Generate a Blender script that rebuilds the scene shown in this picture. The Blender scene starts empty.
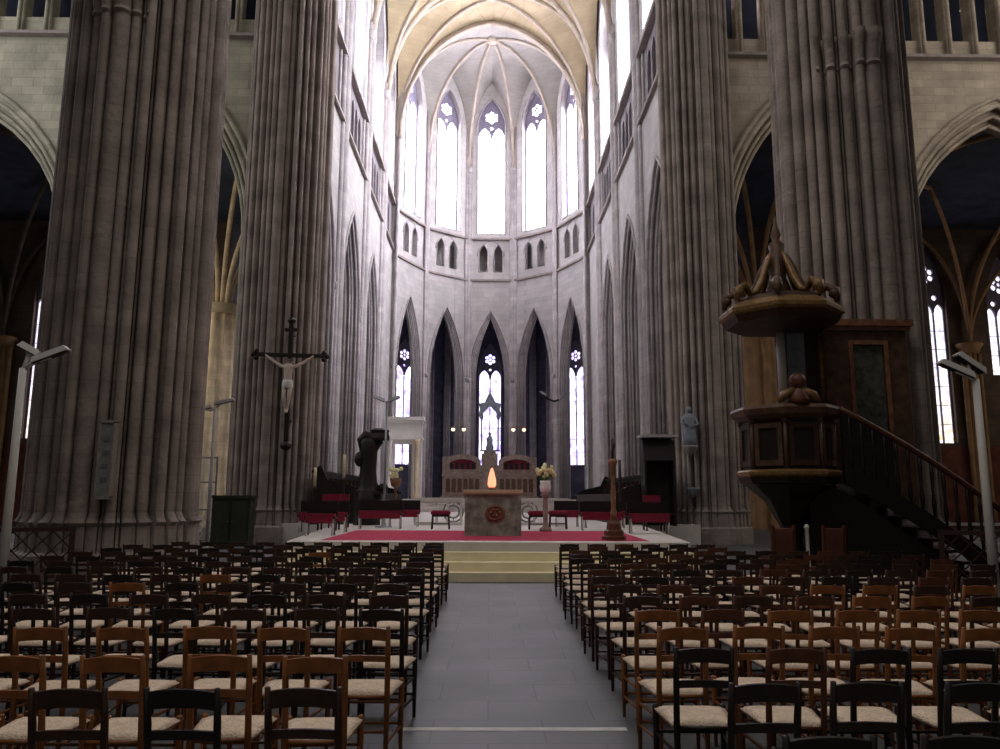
import bpy, math, random
from mathutils import Vector, Matrix
from mathutils.geometry import tessellate_polygon
random.seed(7)
sc = bpy.context.scene
COL = sc.collection
pi = math.pi

# ------------------------------------------------------------------ materials
def mat(name, col, rough=0.8, metal=0.0, noise=0.25, nscale=2.0, bump=0.0, bscale=20.0, spec=0.3, brick=None):
    m = bpy.data.materials.new(name); m.use_nodes = True
    nt = m.node_tree; n = nt.nodes; l = nt.links
    b = n['Principled BSDF']
    b.inputs['Roughness'].default_value = rough
    b.inputs['Metallic'].default_value = metal
    b.inputs['Specular IOR Level'].default_value = spec
    tc = n.new('ShaderNodeTexCoord')
    nz = n.new('ShaderNodeTexNoise'); nz.inputs['Scale'].default_value = nscale; nz.inputs['Detail'].default_value = 5
    l.new(tc.outputs['Object'], nz.inputs['Vector'])
    mr = n.new('ShaderNodeMapRange')
    mr.inputs['From Min'].default_value = 0.3; mr.inputs['From Max'].default_value = 0.7
    mr.inputs['To Min'].default_value = 1 - noise; mr.inputs['To Max'].default_value = 1 + noise
    l.new(nz.outputs['Fac'], mr.inputs['Value'])
    mul = n.new('ShaderNodeVectorMath'); mul.operation = 'SCALE'
    l.new(mr.outputs[0], mul.inputs['Scale'])
    mul.inputs[0].default_value = col
    last = mul.outputs[0]
    height = nz.outputs['Fac']
    if brick:
        bw, bh, mortar, var = brick
        sx = n.new('ShaderNodeSeparateXYZ'); l.new(tc.outputs['Object'], sx.inputs[0])
        ad = n.new('ShaderNodeMath'); ad.operation = 'ADD'
        l.new(sx.outputs[0], ad.inputs[0]); l.new(sx.outputs[1], ad.inputs[1])
        cx = n.new('ShaderNodeCombineXYZ'); l.new(ad.outputs[0], cx.inputs[0]); l.new(sx.outputs[2], cx.inputs[1])
        bt = n.new('ShaderNodeTexBrick')
        bt.inputs['Scale'].default_value = 1.0
        bt.inputs['Brick Width'].default_value = bw; bt.inputs['Row Height'].default_value = bh
        bt.inputs['Mortar Size'].default_value = mortar; bt.inputs['Mortar Smooth'].default_value = 0.4
        bt.inputs['Color1'].default_value = (1 - var, 1 - var, 1 - var, 1)
        bt.inputs['Color2'].default_value = (1 + var, 1 + var, 1 + var * .8, 1)
        bt.inputs['Mortar'].default_value = (.78, .76, .74, 1)
        l.new(cx.outputs[0], bt.inputs['Vector'])
        m2 = n.new('ShaderNodeVectorMath'); m2.operation = 'MULTIPLY'
        l.new(last, m2.inputs[0]); l.new(bt.outputs['Color'], m2.inputs[1]); last = m2.outputs[0]
    l.new(last, b.inputs['Base Color'])
    if bump:
        nb = n.new('ShaderNodeTexNoise'); nb.inputs['Scale'].default_value = bscale; nb.inputs['Detail'].default_value = 4
        l.new(tc.outputs['Object'], nb.inputs['Vector'])
        bp = n.new('ShaderNodeBump'); bp.inputs['Strength'].default_value = bump; bp.inputs['Distance'].default_value = 0.05
        l.new(nb.outputs['Fac'], bp.inputs['Height']); l.new(bp.outputs[0], b.inputs['Normal'])
    return m

def glass_mat(name, c1, c2, strength, scale=1.6, dark=0.35, low=None, zlow=0, zhigh=1):
    """leaded stained glass lit by the sky behind it"""
    m = bpy.data.materials.new(name); m.use_nodes = True
    nt = m.node_tree; n = nt.nodes; l = nt.links
    b = n['Principled BSDF']; b.inputs['Base Color'].default_value = (.04, .04, .06, 1); b.inputs['Roughness'].default_value = .25
    tc = n.new('ShaderNodeTexCoord')
    mp = n.new('ShaderNodeMapping'); mp.inputs['Scale'].default_value = (scale, scale, scale * .8)
    l.new(tc.outputs['Object'], mp.inputs[0])
    v = n.new('ShaderNodeTexVoronoi'); v.inputs['Scale'].default_value = 1.0
    l.new(mp.outputs[0], v.inputs['Vector'])
    sep = n.new('ShaderNodeSeparateColor'); l.new(v.outputs['Color'], sep.inputs[0])
    mx = n.new('ShaderNodeMix'); mx.data_type = 'RGBA'
    mx.inputs[6].default_value = (*c1, 1); mx.inputs[7].default_value = (*c2, 1)
    l.new(sep.outputs[0], mx.inputs[0])
    col = mx.outputs[2]
    if low:
        sx = n.new('ShaderNodeSeparateXYZ'); l.new(tc.outputs['Object'], sx.inputs[0])
        mr = n.new('ShaderNodeMapRange'); mr.inputs['From Min'].default_value = zlow; mr.inputs['From Max'].default_value = zhigh
        l.new(sx.outputs[2], mr.inputs['Value'])
        mul = n.new('ShaderNodeMath'); mul.operation = 'ADD'; mul.use_clamp = True
        l.new(mr.outputs[0], mul.inputs[0]); 
        s2 = n.new('ShaderNodeMath'); s2.operation = 'MULTIPLY'; s2.inputs[1].default_value = .7
        l.new(sep.outputs[1], s2.inputs[0]); l.new(s2.outputs[0], mul.inputs[1])
        m3 = n.new('ShaderNodeMix'); m3.data_type = 'RGBA'; m3.inputs[6].default_value = (*low, 1)
        l.new(mul.outputs[0], m3.inputs[0]); l.new(col, m3.inputs[7]); col = m3.outputs[2]
    d = n.new('ShaderNodeMapRange'); d.inputs['From Min'].default_value = 0.1; d.inputs['From Max'].default_value = 0.3
    d.inputs['To Min'].default_value = 1; d.inputs['To Max'].default_value = 1
    st = n.new('ShaderNodeMapRange'); st.inputs['To Min'].default_value = strength * dark; st.inputs['To Max'].default_value = strength
    l.new(sep.outputs[2], st.inputs['Value'])
    l.new(col, b.inputs['Emission Color']); l.new(st.outputs[0], b.inputs['Emission Strength'])
    return m

def glow(name, col, strength):
    m = bpy.data.materials.new(name); m.use_nodes = True
    b = m.node_tree.nodes['Principled BSDF']
    b.inputs['Base Color'].default_value = (*col, 1)
    b.inputs['Emission Color'].default_value = (*col, 1); b.inputs['Emission Strength'].default_value = strength
    return m

M = {}
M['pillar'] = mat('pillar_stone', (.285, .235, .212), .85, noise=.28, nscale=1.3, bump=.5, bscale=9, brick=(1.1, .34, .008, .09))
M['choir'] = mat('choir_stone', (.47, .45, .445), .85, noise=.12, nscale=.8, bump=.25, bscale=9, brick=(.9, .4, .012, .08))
M['wall'] = mat('transept_stone', (.35, .33, .255), .85, noise=.22, nscale=1.0, bump=.4, bscale=9, brick=(.85, .36, .014, .12))
M['wall2'] = mat('warm_transept_stone', (.41, .345, .275), .85, noise=.2, nscale=1.0, bump=.4, bscale=9, brick=(.85, .36, .014, .12))
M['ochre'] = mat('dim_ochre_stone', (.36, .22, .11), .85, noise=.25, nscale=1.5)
M['altarstone'] = mat('grey_green_altar_stone', (.25, .26, .215), .6, noise=.45, nscale=6)
M['panelwood'] = mat('dull_brown_panelling', (.095, .05, .032), .5, noise=.4, nscale=6)
M['shaft'] = mat('shaft_stone', (.39, .36, .37), .85, noise=.18, nscale=1.5, bump=.3, bscale=9, brick=(5., .45, .012, .08))
M['trif'] = mat('grey_purple_stone', (.21, .185, .20), .85, noise=.2, nscale=2)
M['trim'] = mat('moulding_stone', (.30, .26, .24), .85, noise=.2, nscale=3, bump=.3)
M['web'] = mat('vault_plaster', (.36, .29, .19), .9, noise=.15, nscale=.7, brick=(.8, .3, .01, .05))
M['apseweb'] = mat('apse_vault_plaster', (.33, .31, .29), .9, noise=.12, nscale=.7, brick=(.8, .3, .01, .05))
M['rib'] = mat('rib_stone', (.42, .36, .30), .85, noise=.15, nscale=2)
M['tracery'] = mat('tracery_stone', (.22, .2, .27), .8, noise=.15)
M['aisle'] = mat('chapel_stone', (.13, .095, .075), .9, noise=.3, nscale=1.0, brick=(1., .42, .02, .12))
M['aisleblue'] = mat('dark_blue_vault_and_gallery_shade', (.045, .055, .09), .9, noise=.3, nscale=1.2)  # aisle vaults; also the shade painted on the transept gallery back
M['redwall'] = mat('red_painted_wall', (.17, .06, .045), .9, noise=.35, nscale=1.5)
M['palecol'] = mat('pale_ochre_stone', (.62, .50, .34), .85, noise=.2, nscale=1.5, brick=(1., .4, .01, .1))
M['step'] = mat('cream_step_stone', (.84, .74, .50), .7, noise=.1, nscale=3)
M['plat'] = mat('pale_platform_floor', (.60, .55, .52), .6, noise=.1, nscale=2)
M['carpet'] = mat('crimson_carpet', (.42, .055, .10), .95, noise=.3, nscale=25, spec=.05)
M['redcl'] = mat('red_cushion_cloth', (.19, .014, .035), .9, noise=.2, nscale=12)
M['dwood'] = mat('near_black_wood', (.012, .008, .007), .5, noise=.3, nscale=9, spec=.35)
M['bwood'] = mat('dark_brown_wood', (.042, .018, .011), .45, noise=.35, nscale=9, spec=.35)
M['owood'] = mat('orange_brown_wood', (.23, .080, .019), .42, noise=.35, nscale=9, spec=.4)
M['rwood'] = mat('reddish_wood', (.10, .034, .018), .45, noise=.3, nscale=9)
M['rush'] = mat('pale_rush', (.80, .63, .48), .8, noise=.15, nscale=18, bump=.5, bscale=60)
M['gold'] = mat('worn_gilding', (.20, .115, .045), .45, metal=.3, noise=.35, nscale=14)
M['marble'] = mat('green_grey_marble', (.075, .08, .065), .4, noise=.6, nscale=7)
M['white'] = mat('white_paint', (.62, .60, .56), .5, noise=.05)
M['whitestone'] = mat('white_limestone', (.78, .76, .72), .7, noise=.08)
M['grey'] = mat('grey_metal', (.25, .26, .27), .4, metal=.6, noise=.1)
M['lens'] = mat('dark_lamp_glass', (.03, .03, .035), .2, noise=.05)
M['plaque'] = mat('grey_slate', (.22, .23, .22), .7, noise=.25, nscale=10)
M['skin'] = mat('pale_painted_wood', (.55, .45, .38), .6, noise=.1)
M['bluegrey'] = mat('blue_grey_stone', (.22, .25, .30), .8, noise=.2, nscale=6)
M['brownstone'] = mat('brown_altar_stone', (.27, .21, .18), .8, noise=.3, nscale=4)
M['bronze'] = mat('brown_bronze', (.22, .10, .055), .5, noise=.4, nscale=9)
M['petal'] = mat('cream_petal', (.85, .78, .45), .8, noise=.1)
M['leafy'] = mat('leaf_green', (.08, .16, .05), .8, noise=.3)
M['stripe'] = mat('pale_floor_marking', (.55, .54, .52), .7, noise=.2, nscale=6)
M['flame'] = glow('warm_lamp_glow', (1.0, .30, .17), 1.5)
M['dot'] = glow('warm_small_bulb', (1.0, .72, .5), 1.6)
M['greenwood'] = mat('dark_green_painted_wood', (.03, .035, .02), .5, noise=.3)

def floor_material():
    m = bpy.data.materials.new('grey_flagstones'); m.use_nodes = True
    nt = m.node_tree; n = nt.nodes; l = nt.links; b = n['Principled BSDF']
    b.inputs['Roughness'].default_value = .5; b.inputs['Specular IOR Level'].default_value = .35
    tc = n.new('ShaderNodeTexCoord')
    bt = n.new('ShaderNodeTexBrick'); bt.inputs['Scale'].default_value = 1
    bt.inputs['Brick Width'].default_value = .8; bt.inputs['Row Height'].default_value = .55
    bt.inputs['Mortar Size'].default_value = .008
    bt.inputs['Color1'].default_value = (.078, .078, .082, 1); bt.inputs['Color2'].default_value = (.098, .098, .102, 1)
    bt.inputs['Mortar'].default_value = (.05, .05, .053, 1)
    l.new(tc.outputs['Object'], bt.inputs['Vector'])
    nz = n.new('ShaderNodeTexNoise'); nz.inputs['Scale'].default_value = 1.2; nz.inputs['Detail'].default_value = 6
    l.new(tc.outputs['Object'], nz.inputs['Vector'])
    mr = n.new('ShaderNodeMapRange'); mr.inputs['From Min'].default_value = .3; mr.inputs['From Max'].default_value = .7
    mr.inputs['To Min'].default_value = .75; mr.inputs['To Max'].default_value = 1.25
    l.new(nz.outputs['Fac'], mr.inputs['Value'])
    s = n.new('ShaderNodeVectorMath'); s.operation = 'SCALE'
    l.new(bt.outputs['Color'], s.inputs[0]); l.new(mr.outputs[0], s.inputs['Scale'])
    l.new(s.outputs[0], b.inputs['Base Color'])
    return m
M['floor'] = floor_material()

G_APSE = glass_mat('apse_stained_glass', (1, .97, 1), (.80, .74, 1), 19, 2.2, .45)
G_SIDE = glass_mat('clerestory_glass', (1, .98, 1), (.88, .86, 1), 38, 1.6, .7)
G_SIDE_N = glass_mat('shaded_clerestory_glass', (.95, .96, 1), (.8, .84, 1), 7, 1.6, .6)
G_LOW = glass_mat('ambulatory_stained_glass', (.92, .88, 1), (.45, .34, .95), 3.2, 3.0, .4)
G_CHAP = glass_mat('chapel_stained_glass', (1, .97, 1), (.82, .74, 1), 1.7, 5.0, .5, low=(1.0, .72, .25), zlow=3, zhigh=12)

# ------------------------------------------------------------------ mesh builder
class MB:
    def __init__(s): s.v = []; s.f = []; s.sm = []
    def add(s, vs, fs, smooth=False):
        o = len(s.v); s.v += [tuple(p) for p in vs]
        for f in fs: s.f.append(tuple(o + i for i in f)); s.sm.append(smooth)
        return s
    def box(s, x0, x1, y0, y1, z0, z1, M4=None):
        vs = [(x, y, z) for x in (x0, x1) for y in (y0, y1) for z in (z0, z1)]
        if M4: vs = [M4 @ Vector(p) for p in vs]
        return s.add(vs, [(0,1,3,2),(4,6,7,5),(0,4,5,1),(2,3,7,6),(0,2,6,4),(1,5,7,3)])
    def bar(s, a, b, w, d, up=(0,0,1)):
        """rectangular bar from a to b; w across, d deep"""
        a = Vector(a); b = Vector(b); t = (b - a); L = t.length; t.normalize()
        u = Vector(up)
        if abs(t.dot(u)) > .95: u = Vector((0,1,0))
        r = t.cross(u).normalized(); q = r.cross(t)
        vs = []
        for p in (a, b):
            for i, j in ((-1,-1),(1,-1),(1,1),(-1,1)): vs.append(p + r*(i*w/2) + q*(j*d/2))
        return s.add(vs, [(3,2,1,0),(4,5,6,7),(0,1,5,4),(1,2,6,5),(2,3,7,6),(3,0,4,7)])
    def tube(s, pts, r, n=8, cap=True, closed=False):
        pts = [Vector(p) for p in pts]; N = len(pts); vs = []; fs = []
        rr = r if isinstance(r, (list, tuple)) else [r]*N
        prev = None
        for i, p in enumerate(pts):
            a = pts[i-1] if (i > 0 or closed) else p; b = pts[(i+1) % N] if (i < N-1 or closed) else p
            t = (b - a).normalized()
            if prev is None:
                u = Vector((0,0,1)) if abs(t.z) < .9 else Vector((0,1,0))
                x = t.cross(u).normalized()
            else:
                x = (prev - t*prev.dot(t)).normalized()
            prev = x; y = t.cross(x)
            for k in range(n):
                an = 2*pi*k/n; vs.append(p + (x*math.cos(an) + y*math.sin(an))*rr[i])
        segs = N if closed else N-1
        for i in range(segs):
            j = (i+1) % N
            for k in range(n):
                fs.append((i*n+k, i*n+(k+1)%n, j*n+(k+1)%n, j*n+k))
        if cap and not closed:
            fs.append(tuple(range(n))[::-1]); fs.append(tuple((N-1)*n+k for k in range(n)))
        return s.add(vs, fs, True)
    def lathe(s, prof, c=(0,0,0), n=16, sx=1, sy=1, rot=0, smooth=True, flute=0, nf=8):
        vs = []; fs = []
        for r, z in prof:
            for k in range(n):
                a = 2*pi*k/n + rot; q = r*(1 + flute*math.cos(nf*a))
                vs.append((c[0]+q*math.cos(a)*sx, c[1]+q*math.sin(a)*sy, c[2]+z))
        for i in range(len(prof)-1):
            for k in range(n): fs.append((i*n+k, i*n+(k+1)%n, (i+1)*n+(k+1)%n, (i+1)*n+k))
        fs.append(tuple(range(n))[::-1]); fs.append(tuple((len(prof)-1)*n+k for k in range(n)))
        return s.add(vs, fs, smooth)
    def ball(s, c, r, n=10, sx=1, sy=1, sz=1):
        prof = [(max(.001, r*math.sin(pi*i/8)), -r*sz*math.cos(pi*i/8)) for i in range(9)]
        return s.lathe(prof, c, n, sx, sy)
    def loops(s, outer, holes, fn, th):
        """flat polygon with holes, given thickness; fn(s, z, depth) -> 3D point"""
        polys = [[Vector((p[0], p[1], 0)) for p in outer]] + [[Vector((p[0], p[1], 0)) for p in h] for h in holes]
        tris = tessellate_polygon(polys)
        flat = [p for q in polys for p in q]
        nv = len(flat)
        vs = [fn(p.x, p.y, 0) for p in flat] + [fn(p.x, p.y, th) for p in flat]
        fs = [tuple(t) for t in tris] + [tuple(i+nv for i in t)[::-1] for t in tris]
        o = 0
        for q in polys:
            k = len(q)
            for i in range(k):
                a = o+i; b = o+(i+1) % k; fs.append((a, b, b+nv, a+nv))
            o += k
        return s.add(vs, fs)
    def obj(s, name, m, parent=None, kind=None, fix=True):
        me = bpy.data.meshes.new(name); me.from_pydata(s.v, [], s.f); me.update()
        if fix:
            import bmesh
            bm = bmesh.new(); bm.from_mesh(me); bmesh.ops.recalc_face_normals(bm, faces=bm.faces)
            bm.to_mesh(me); bm.free()
        for p, q in zip(me.polygons, s.sm): p.use_smooth = q
        me.materials.append(m if not isinstance(m, str) else M[m])
        o = bpy.data.objects.new(name, me); COL.objects.link(o)
        if parent is not None: o.parent = parent
        if kind: o['kind'] = kind
        return o

def thing(name, label, cat, loc=(0,0,0), rz=0, group=None):
    o = bpy.data.objects.new(name, None); COL.objects.link(o); o.location = loc; o.rotation_euler = (0,0,rz)
    o['label'] = label; o['category'] = cat; o.empty_display_size = .2
    if group: o['group'] = group
    return o
def tag(o, label, cat, group=None):
    o['label'] = label; o['category'] = cat
    if group: o['group'] = group
    return o

def arch(c, h, zs, H, n=10):
    """pointed arch, left spring -> apex -> right spring (s, z)"""
    r = (h*h + H*H) / (2*h); th = math.asin(min(1, H/r))
    if H < h: th = pi/2
    R = []
    for i in range(n+1):
        a = th*i/n; R.append((c + (h - r) + r*math.cos(a), zs + r*math.sin(a)))
    L = [(2*c - x, z) for x, z in R]
    return L + R[::-1][1:]

def frame(ox, oy, dx, dy, nx, ny):
    L = math.hypot(dx, dy); dx /= L; dy /= L; L = math.hypot(nx, ny); nx /= L; ny /= L
    return lambda s, z, d: (ox + dx*s - nx*d, oy + dy*s - ny*d, z)

def notch_outline(s0, s1, zb, zt, arches):
    o = [(s0, zb)]
    for c, h, zs, H in arches:
        o.append((c-h, zb)); o += arch(c, h, zs, H); o.append((c+h, zb))
    o += [(s1, zb), (s1, zt), (s0, zt)]
    return o
def window_loop(c, h, z0, zs, H): return [(c-h, z0)] + arch(c, h, zs, H) + [(c+h, z0)]

def orders(mb, fr, s0, s1, zb, zt, arches, steps):
    """stepped (recessed) arch orders: steps = [(shrink, d0, d1)]"""
    for sh, d0, d1 in steps:
        f2 = (lambda d0: lambda s, z, d: fr(s, z, d0 + d))(d0)
        mb.loops(notch_outline(s0, s1, zb, zt, [(c, h-sh, zs, H-sh*1.2) for c, h, zs, H in arches]), [], f2, d1-d0)
def arch_rolls(mb, fr, arches, offs, zb=0, r=.09, n=6):
    for c, h, zs, H in arches:
        for sh, d, rad in offs:
            pts = [(c-h+sh, zb)] + arch(c, h-sh, zs, H-sh*1.2, 8) + [(c+h-sh, zb)]
            mb.tube([fr(s, z, d) for s, z in pts], rad, n)

WN = [0]
def window(fr, c, h, z0, zs, H, depth, glass, lancets=2, rose=True, name=None, bar=.07, heavy=1.0):
    """traceried window: stone tracery plus glass child"""
    WN[0] += 1
    f2 = lambda s, z, d: fr(s, z, depth + d)
    t = MB()
    # head frame
    t.tube([f2(s, z, 0) for s, z in window_loop(c, h-.02, z0, zs, H)], bar*1.3*heavy, 6, closed=True)
    lh = h / lancets; zl = zs - (.25 if lancets == 2 else .16)*H if rose else zs + .2*H
    for i in range(1, lancets):
        s = c - h + 2*lh*i
        t.bar(f2(s, z0, 0), f2(s, zl + lh*.2, 0), bar*1.3*heavy, bar*1.6*heavy)
    for i in range(lancets):
        cc = c - h + lh*(2*i+1)
        t.tube([f2(s, z, 0) for s, z in arch(cc, lh, zl, lh*1.7, 6)], bar*.8*heavy, 5)
        k = int((zl - z0)/1.0)
        for j in range(1, k):
            t.bar(f2(cc-lh, z0 + j*(zl-z0)/k, .03), f2(cc+lh, z0 + j*(zl-z0)/k, .03), .03, .03)
    if rose:
        rr = h*(.47 if lancets == 2 else .56); zc = zs + H*.43
        head = [(c-h, zl)]
        for i in range(lancets):
            cc = c - h + lh*(2*i+1)
            head += [(cc-lh*.84, zl)] + arch(cc, lh*.84, zl+.01, lh*1.5, 5) + [(cc+lh*.84, zl)]
        head += [(c+h, zl)] + arch(c, h, zs, H)[::-1]
        circ = lambda cx, cz, r, k=10: [(cx + r*math.cos(2*pi*i/k), cz + r*math.sin(2*pi*i/k)) for i in range(k)]
        hl = [circ(c, zc, rr*.24, 8)]
        for i in range(6):
            a = 2*pi*i/6 + pi/6
            hl.append(circ(c + rr*.68*math.cos(a), zc + rr*.68*math.sin(a), rr*.32, 8))
        if lancets >= 3:
            for q in (-1, 1): hl.append(circ(c + q*h*.45, zs + .07*H, h*.17, 8))
        else: hl.append(circ(c, zs + .07*H, h*.11, 8))
        t.loops(head, hl, lambda s, z, d: f2(s, z, -.07 + d), .14)
    w = t.obj(name or 'window_%d' % WN[0], 'tracery', kind='structure')
    g = MB(); g.loops(window_loop(c, h, z0, zs, H), [], lambda s, z, d: f2(s, z, .1 + d), .04)
    g.obj('pane', glass, parent=w)
    return w

# ------------------------------------------------------------------ clustered pillars
def lobed(core, lobes, n=1080):
    """lobes: (angle, radial pos, radius) circles about the centre"""
    out = []
    for i in range(n):
        a = 2*pi*i/n; r = core
        for la, lp, lr in lobes:
            d = a - la; q = lr*lr - (lp*math.sin(d))**2
            if q > 0 and math.cos(d) > 0: r = max(r, lp*math.cos(d) + math.sqrt(q))
        out.append((a, r))
    return out
def pillar_lobes(R, k, big=4, br=.17, sr=.12, ph=0):
    """alternating large and small attached shafts with hollows between them"""
    L = []
    for i in range(k):
        a = (2*pi*i/k + ph) % (2*pi)
        if i % (k//big) == 0: L.append((a, R - br, br))
        elif i % 2: L.append((a, R - .05*((i//2) % 3) - .092, .092))
        else: L.append((a, R - .26 - .03, .03))
    return L
def pillar(name, label, x, y, R, k, h, m='pillar', ph=0, plinth=1.25, caps=(), z0=0, core=.64):
    t = thing(name, label, 'pillar', (x, y, z0), 0)
    prof = lobed(R*core, pillar_lobes(R, k, ph=ph))
    n = len(prof); mb = MB(); vs = []; fs = []
    zs = [plinth*.9, h*.25, h*.5, h*.75, h]
    for z in zs:
        for a, r in prof: vs.append((r*math.cos(a), r*math.sin(a), z))
    for i in range(len(zs)-1):
        for j in range(n): fs.append((i*n+j, i*n+(j+1) % n, (i+1)*n+(j+1) % n, (i+1)*n+j))
    fs.append(tuple((len(zs)-1)*n+j for j in range(n)))
    mb.add(vs, fs, False); mb.obj('shaft', m, t)
    b = MB()
    mean = R*.98
    vs = []; fs = []
    rings = [(0, 1.05, 0.0), (plinth*.45, 1.05, 0.0), (plinth*.5, 1.01, .25), (plinth*.86, 1.01, .45), (plinth*.92, 1.05, .5), (plinth*.98, 1.02, .8), (plinth*1.06, 1.0, 1)]
    for z, scl, mix in rings:
        for a, r in prof:
            oc = mean/ max(.92, math.cos(((a + pi/8) % (pi/4)) - pi/8)) * .97
            q = (oc*(1-mix) + r*mix)*scl; vs.append((q*math.cos(a), q*math.sin(a), z))
    for i in range(len(rings)-1):
        for j in range(n): fs.append((i*n+j, i*n+(j+1) % n, (i+1)*n+(j+1) % n, (i+1)*n+j))
    b.add(vs, fs, False); b.obj('plinth', m, t)
    for a0, a1, z in caps:   # carved capital band over part of the girth
        c = MB(); vs = []; fs = []
        idx = [p for p in prof if a0 <= p[0] <= a1]
        rg = [(-.35, 1.0), (-.3, 1.035), (-.22, 1.01), (.1, 1.05), (.28, 1.10), (.4, 1.11), (.42, 1.0)]
        for dz, s in rg:
            for a, r in idx: vs.append(((r*s+.01)*math.cos(a), (r*s+.01)*math.sin(a), z + dz))
        q = len(idx)
        for i in range(len(rg)-1):
            for j in range(q-1): fs.append((i*q+j, i*q+j+1, (i+1)*q+j+1, (i+1)*q+j))
        c.add(vs, fs); c.obj('capital', m, t, fix=False)
    return t

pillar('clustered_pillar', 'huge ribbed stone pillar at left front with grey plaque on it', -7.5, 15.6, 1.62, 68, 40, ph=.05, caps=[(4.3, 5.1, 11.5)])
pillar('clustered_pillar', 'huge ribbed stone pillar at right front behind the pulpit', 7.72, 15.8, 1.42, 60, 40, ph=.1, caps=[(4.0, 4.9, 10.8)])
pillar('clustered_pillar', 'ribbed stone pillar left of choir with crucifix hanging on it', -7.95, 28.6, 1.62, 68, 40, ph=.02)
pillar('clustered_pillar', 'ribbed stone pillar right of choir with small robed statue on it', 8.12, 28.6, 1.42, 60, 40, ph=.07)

# ------------------------------------------------------------------ floor, platform
f = MB(); f.box(-40, 40, -14, 80, -.2, 0); f.obj('floor', 'floor', kind='structure')
st = MB()
PW = 4.25
for i in range(4):
    st.box(-PW+.02, PW-.02, 15.4 + .36*i, 17.2, .17*i + .001, .17*(i+1)-.03*(i == 3))
st.obj('trim_1', 'step', kind='structure')
pl = MB()
pl.loops([(-PW, 16.42), (PW, 16.42), (5.2, 26.5), (7.4, 27.2), (7.4, 55), (5.4, 59.4), (2, 62), (-2, 62), (-5.4, 59.4), (-7.4, 55), (-7.4, 27.2), (-5.2, 26.5)], [], lambda a, b, d: (a, b, .70 - d), .69)
pl.obj('floor_platform', 'plat', kind='structure')
s2 = MB()
for i, (y, z) in enumerate(((47.5, .95), (48, 1.2), (48.5, 1.45))): s2.box(-7.2, 7.2, y, 56, z - .26, z)
s2.obj('trim_2', 'plat', kind='structure')
c = MB(); c.loops([(-3.65, 16.95), (3.5, 16.95), (3.6, 21.8), (-3.7, 21.8)], [], lambda a, b, d: (a, b, .705 - d), .004)
tag(c.obj('carpet', 'carpet'), 'crimson carpet under the stone altar on the raised platform', 'carpet')
s = MB(); s.box(-.62, 1.0, 5.78, 5.86, 0, .003); s.obj('trim_3', 'stripe', kind='structure')

# ------------------------------------------------------------------ choir walls
ZTOP = 39.5
bays = [(3.45, 2.55), (10.5, 2.5), (17.5, 2.45)]
for sg, nm in ((-1, 'left'), (1, 'right')):
    fr = frame(sg*7.35, 28.5, 0, 1, -sg, 0)
    mb = MB()
    A = [(c_, h_, 11.2, 5.3) for c_, h_ in bays]
    # arcade storey, three orders
    orders(mb, fr, 0, 26.6, 0, 19.7, A, [(0, 0, .3), (.32, .3, .62), (.62, .62, 1.0)])
    # triforium storey
    holes = []
    for c_, h_ in bays + [(23.7, 1.5)]:
        nl = 4 if h_ > 2 else 3
        for i in range(nl):
            cc = c_ + (i - (nl-1)/2)*1.06; holes.append(window_loop(cc, .40, 20.7, 22.0, .75))
    tf = MB(); tf.loops([(0, 19.7), (26.6, 19.7), (26.6, 23.3), (0, 23.3)], holes, lambda s, z, d: fr(s, z, d + .12), .4)
    mb.box(sg*8.3 if sg > 0 else -8.5, sg*8.5 if sg > 0 else -8.3, 28.5, 55, 19.7, 23.3)
    # clerestory
    W = [(c_, h_-.5) for c_, h_ in bays] + [(23.9, 1.45)]
    mb.loops([(0, 23.3), (26.6, 23.3), (26.6, ZTOP), (0, ZTOP)], [window_loop(c_, h_, 23.9, 31.0, 5.0) for c_, h_ in W], fr, 1.0)
    wl = mb.obj('wall_choir_' + nm, 'choir', kind='structure'); tf.obj('triforium', 'trif', wl)
    r = MB()
    arch_rolls(r, fr, A, [(-.05, -.02, .09), (.16, .1, .09), (.32, .3, .08), (.48, .42, .08), (.62, .62, .08)])
    for c_, h_ in W: r.tube([fr(s, z, -.01) for s, z in window_loop(c_, h_+.02, 23.9, 31, 5.0)], .08, 6, closed=True)
    r.obj('arch_moulding', 'shaft', wl)
    t = MB()
    for z in (19.7, 23.25):
        t.loops([(0, z), (26.6, z), (26.6, z+.16), (0, z+.16)], [], lambda s, zz, d: fr(s, zz, d - .2), .3)
    t.obj('string_course', 'trim', wl)
    for c_, h_ in W:
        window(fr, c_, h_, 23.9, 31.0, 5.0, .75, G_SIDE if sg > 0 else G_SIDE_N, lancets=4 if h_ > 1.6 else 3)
    # shaft bundles
    for k, yy in enumerate((35.5, 42.5, 49.3)):
        for j, (dx, dy, rr) in enumerate(((.0, 0, .27), (.0, .36, .15), (0, -.36, .15), (.10, .62, .12), (.10, -.62, .12), (.18, .85, .09), (.18, -.85, .09))):
            b = MB()
        b = MB()
        for dx, dy, rr in ((-.02, 0, .26), (.02, .38, .15), (.02, -.38, .15), (.08, .64, .11), (.08, -.64, .11), (.12, .84, .09), (.12, -.84, .09)):
            b.lathe([(rr*1.5, 0), (rr*1.5, .8), (rr*1.15, 1.0), (rr, 1.1), (rr, 29 if abs(dy) < .5 else (11.3 if abs(dy) < .8 else 29))], (sg*(7.3+dx), yy+dy, .7), 12)
        for dy in (-.64, .64): b.lathe([(.11, 0), (.17, .2), (.19, .35), (.12, .4)], (sg*7.38, yy+dy, 11.2), 10)
        for dy in (0, -.38, .38): b.lathe([(.15, 0), (.22, .15), (.3, .4), (.32, .5), (.2, .6)], (sg*7.3, yy+dy, 28.6), 10)
        b.obj('shaft_bundle', 'shaft', wl)

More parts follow.
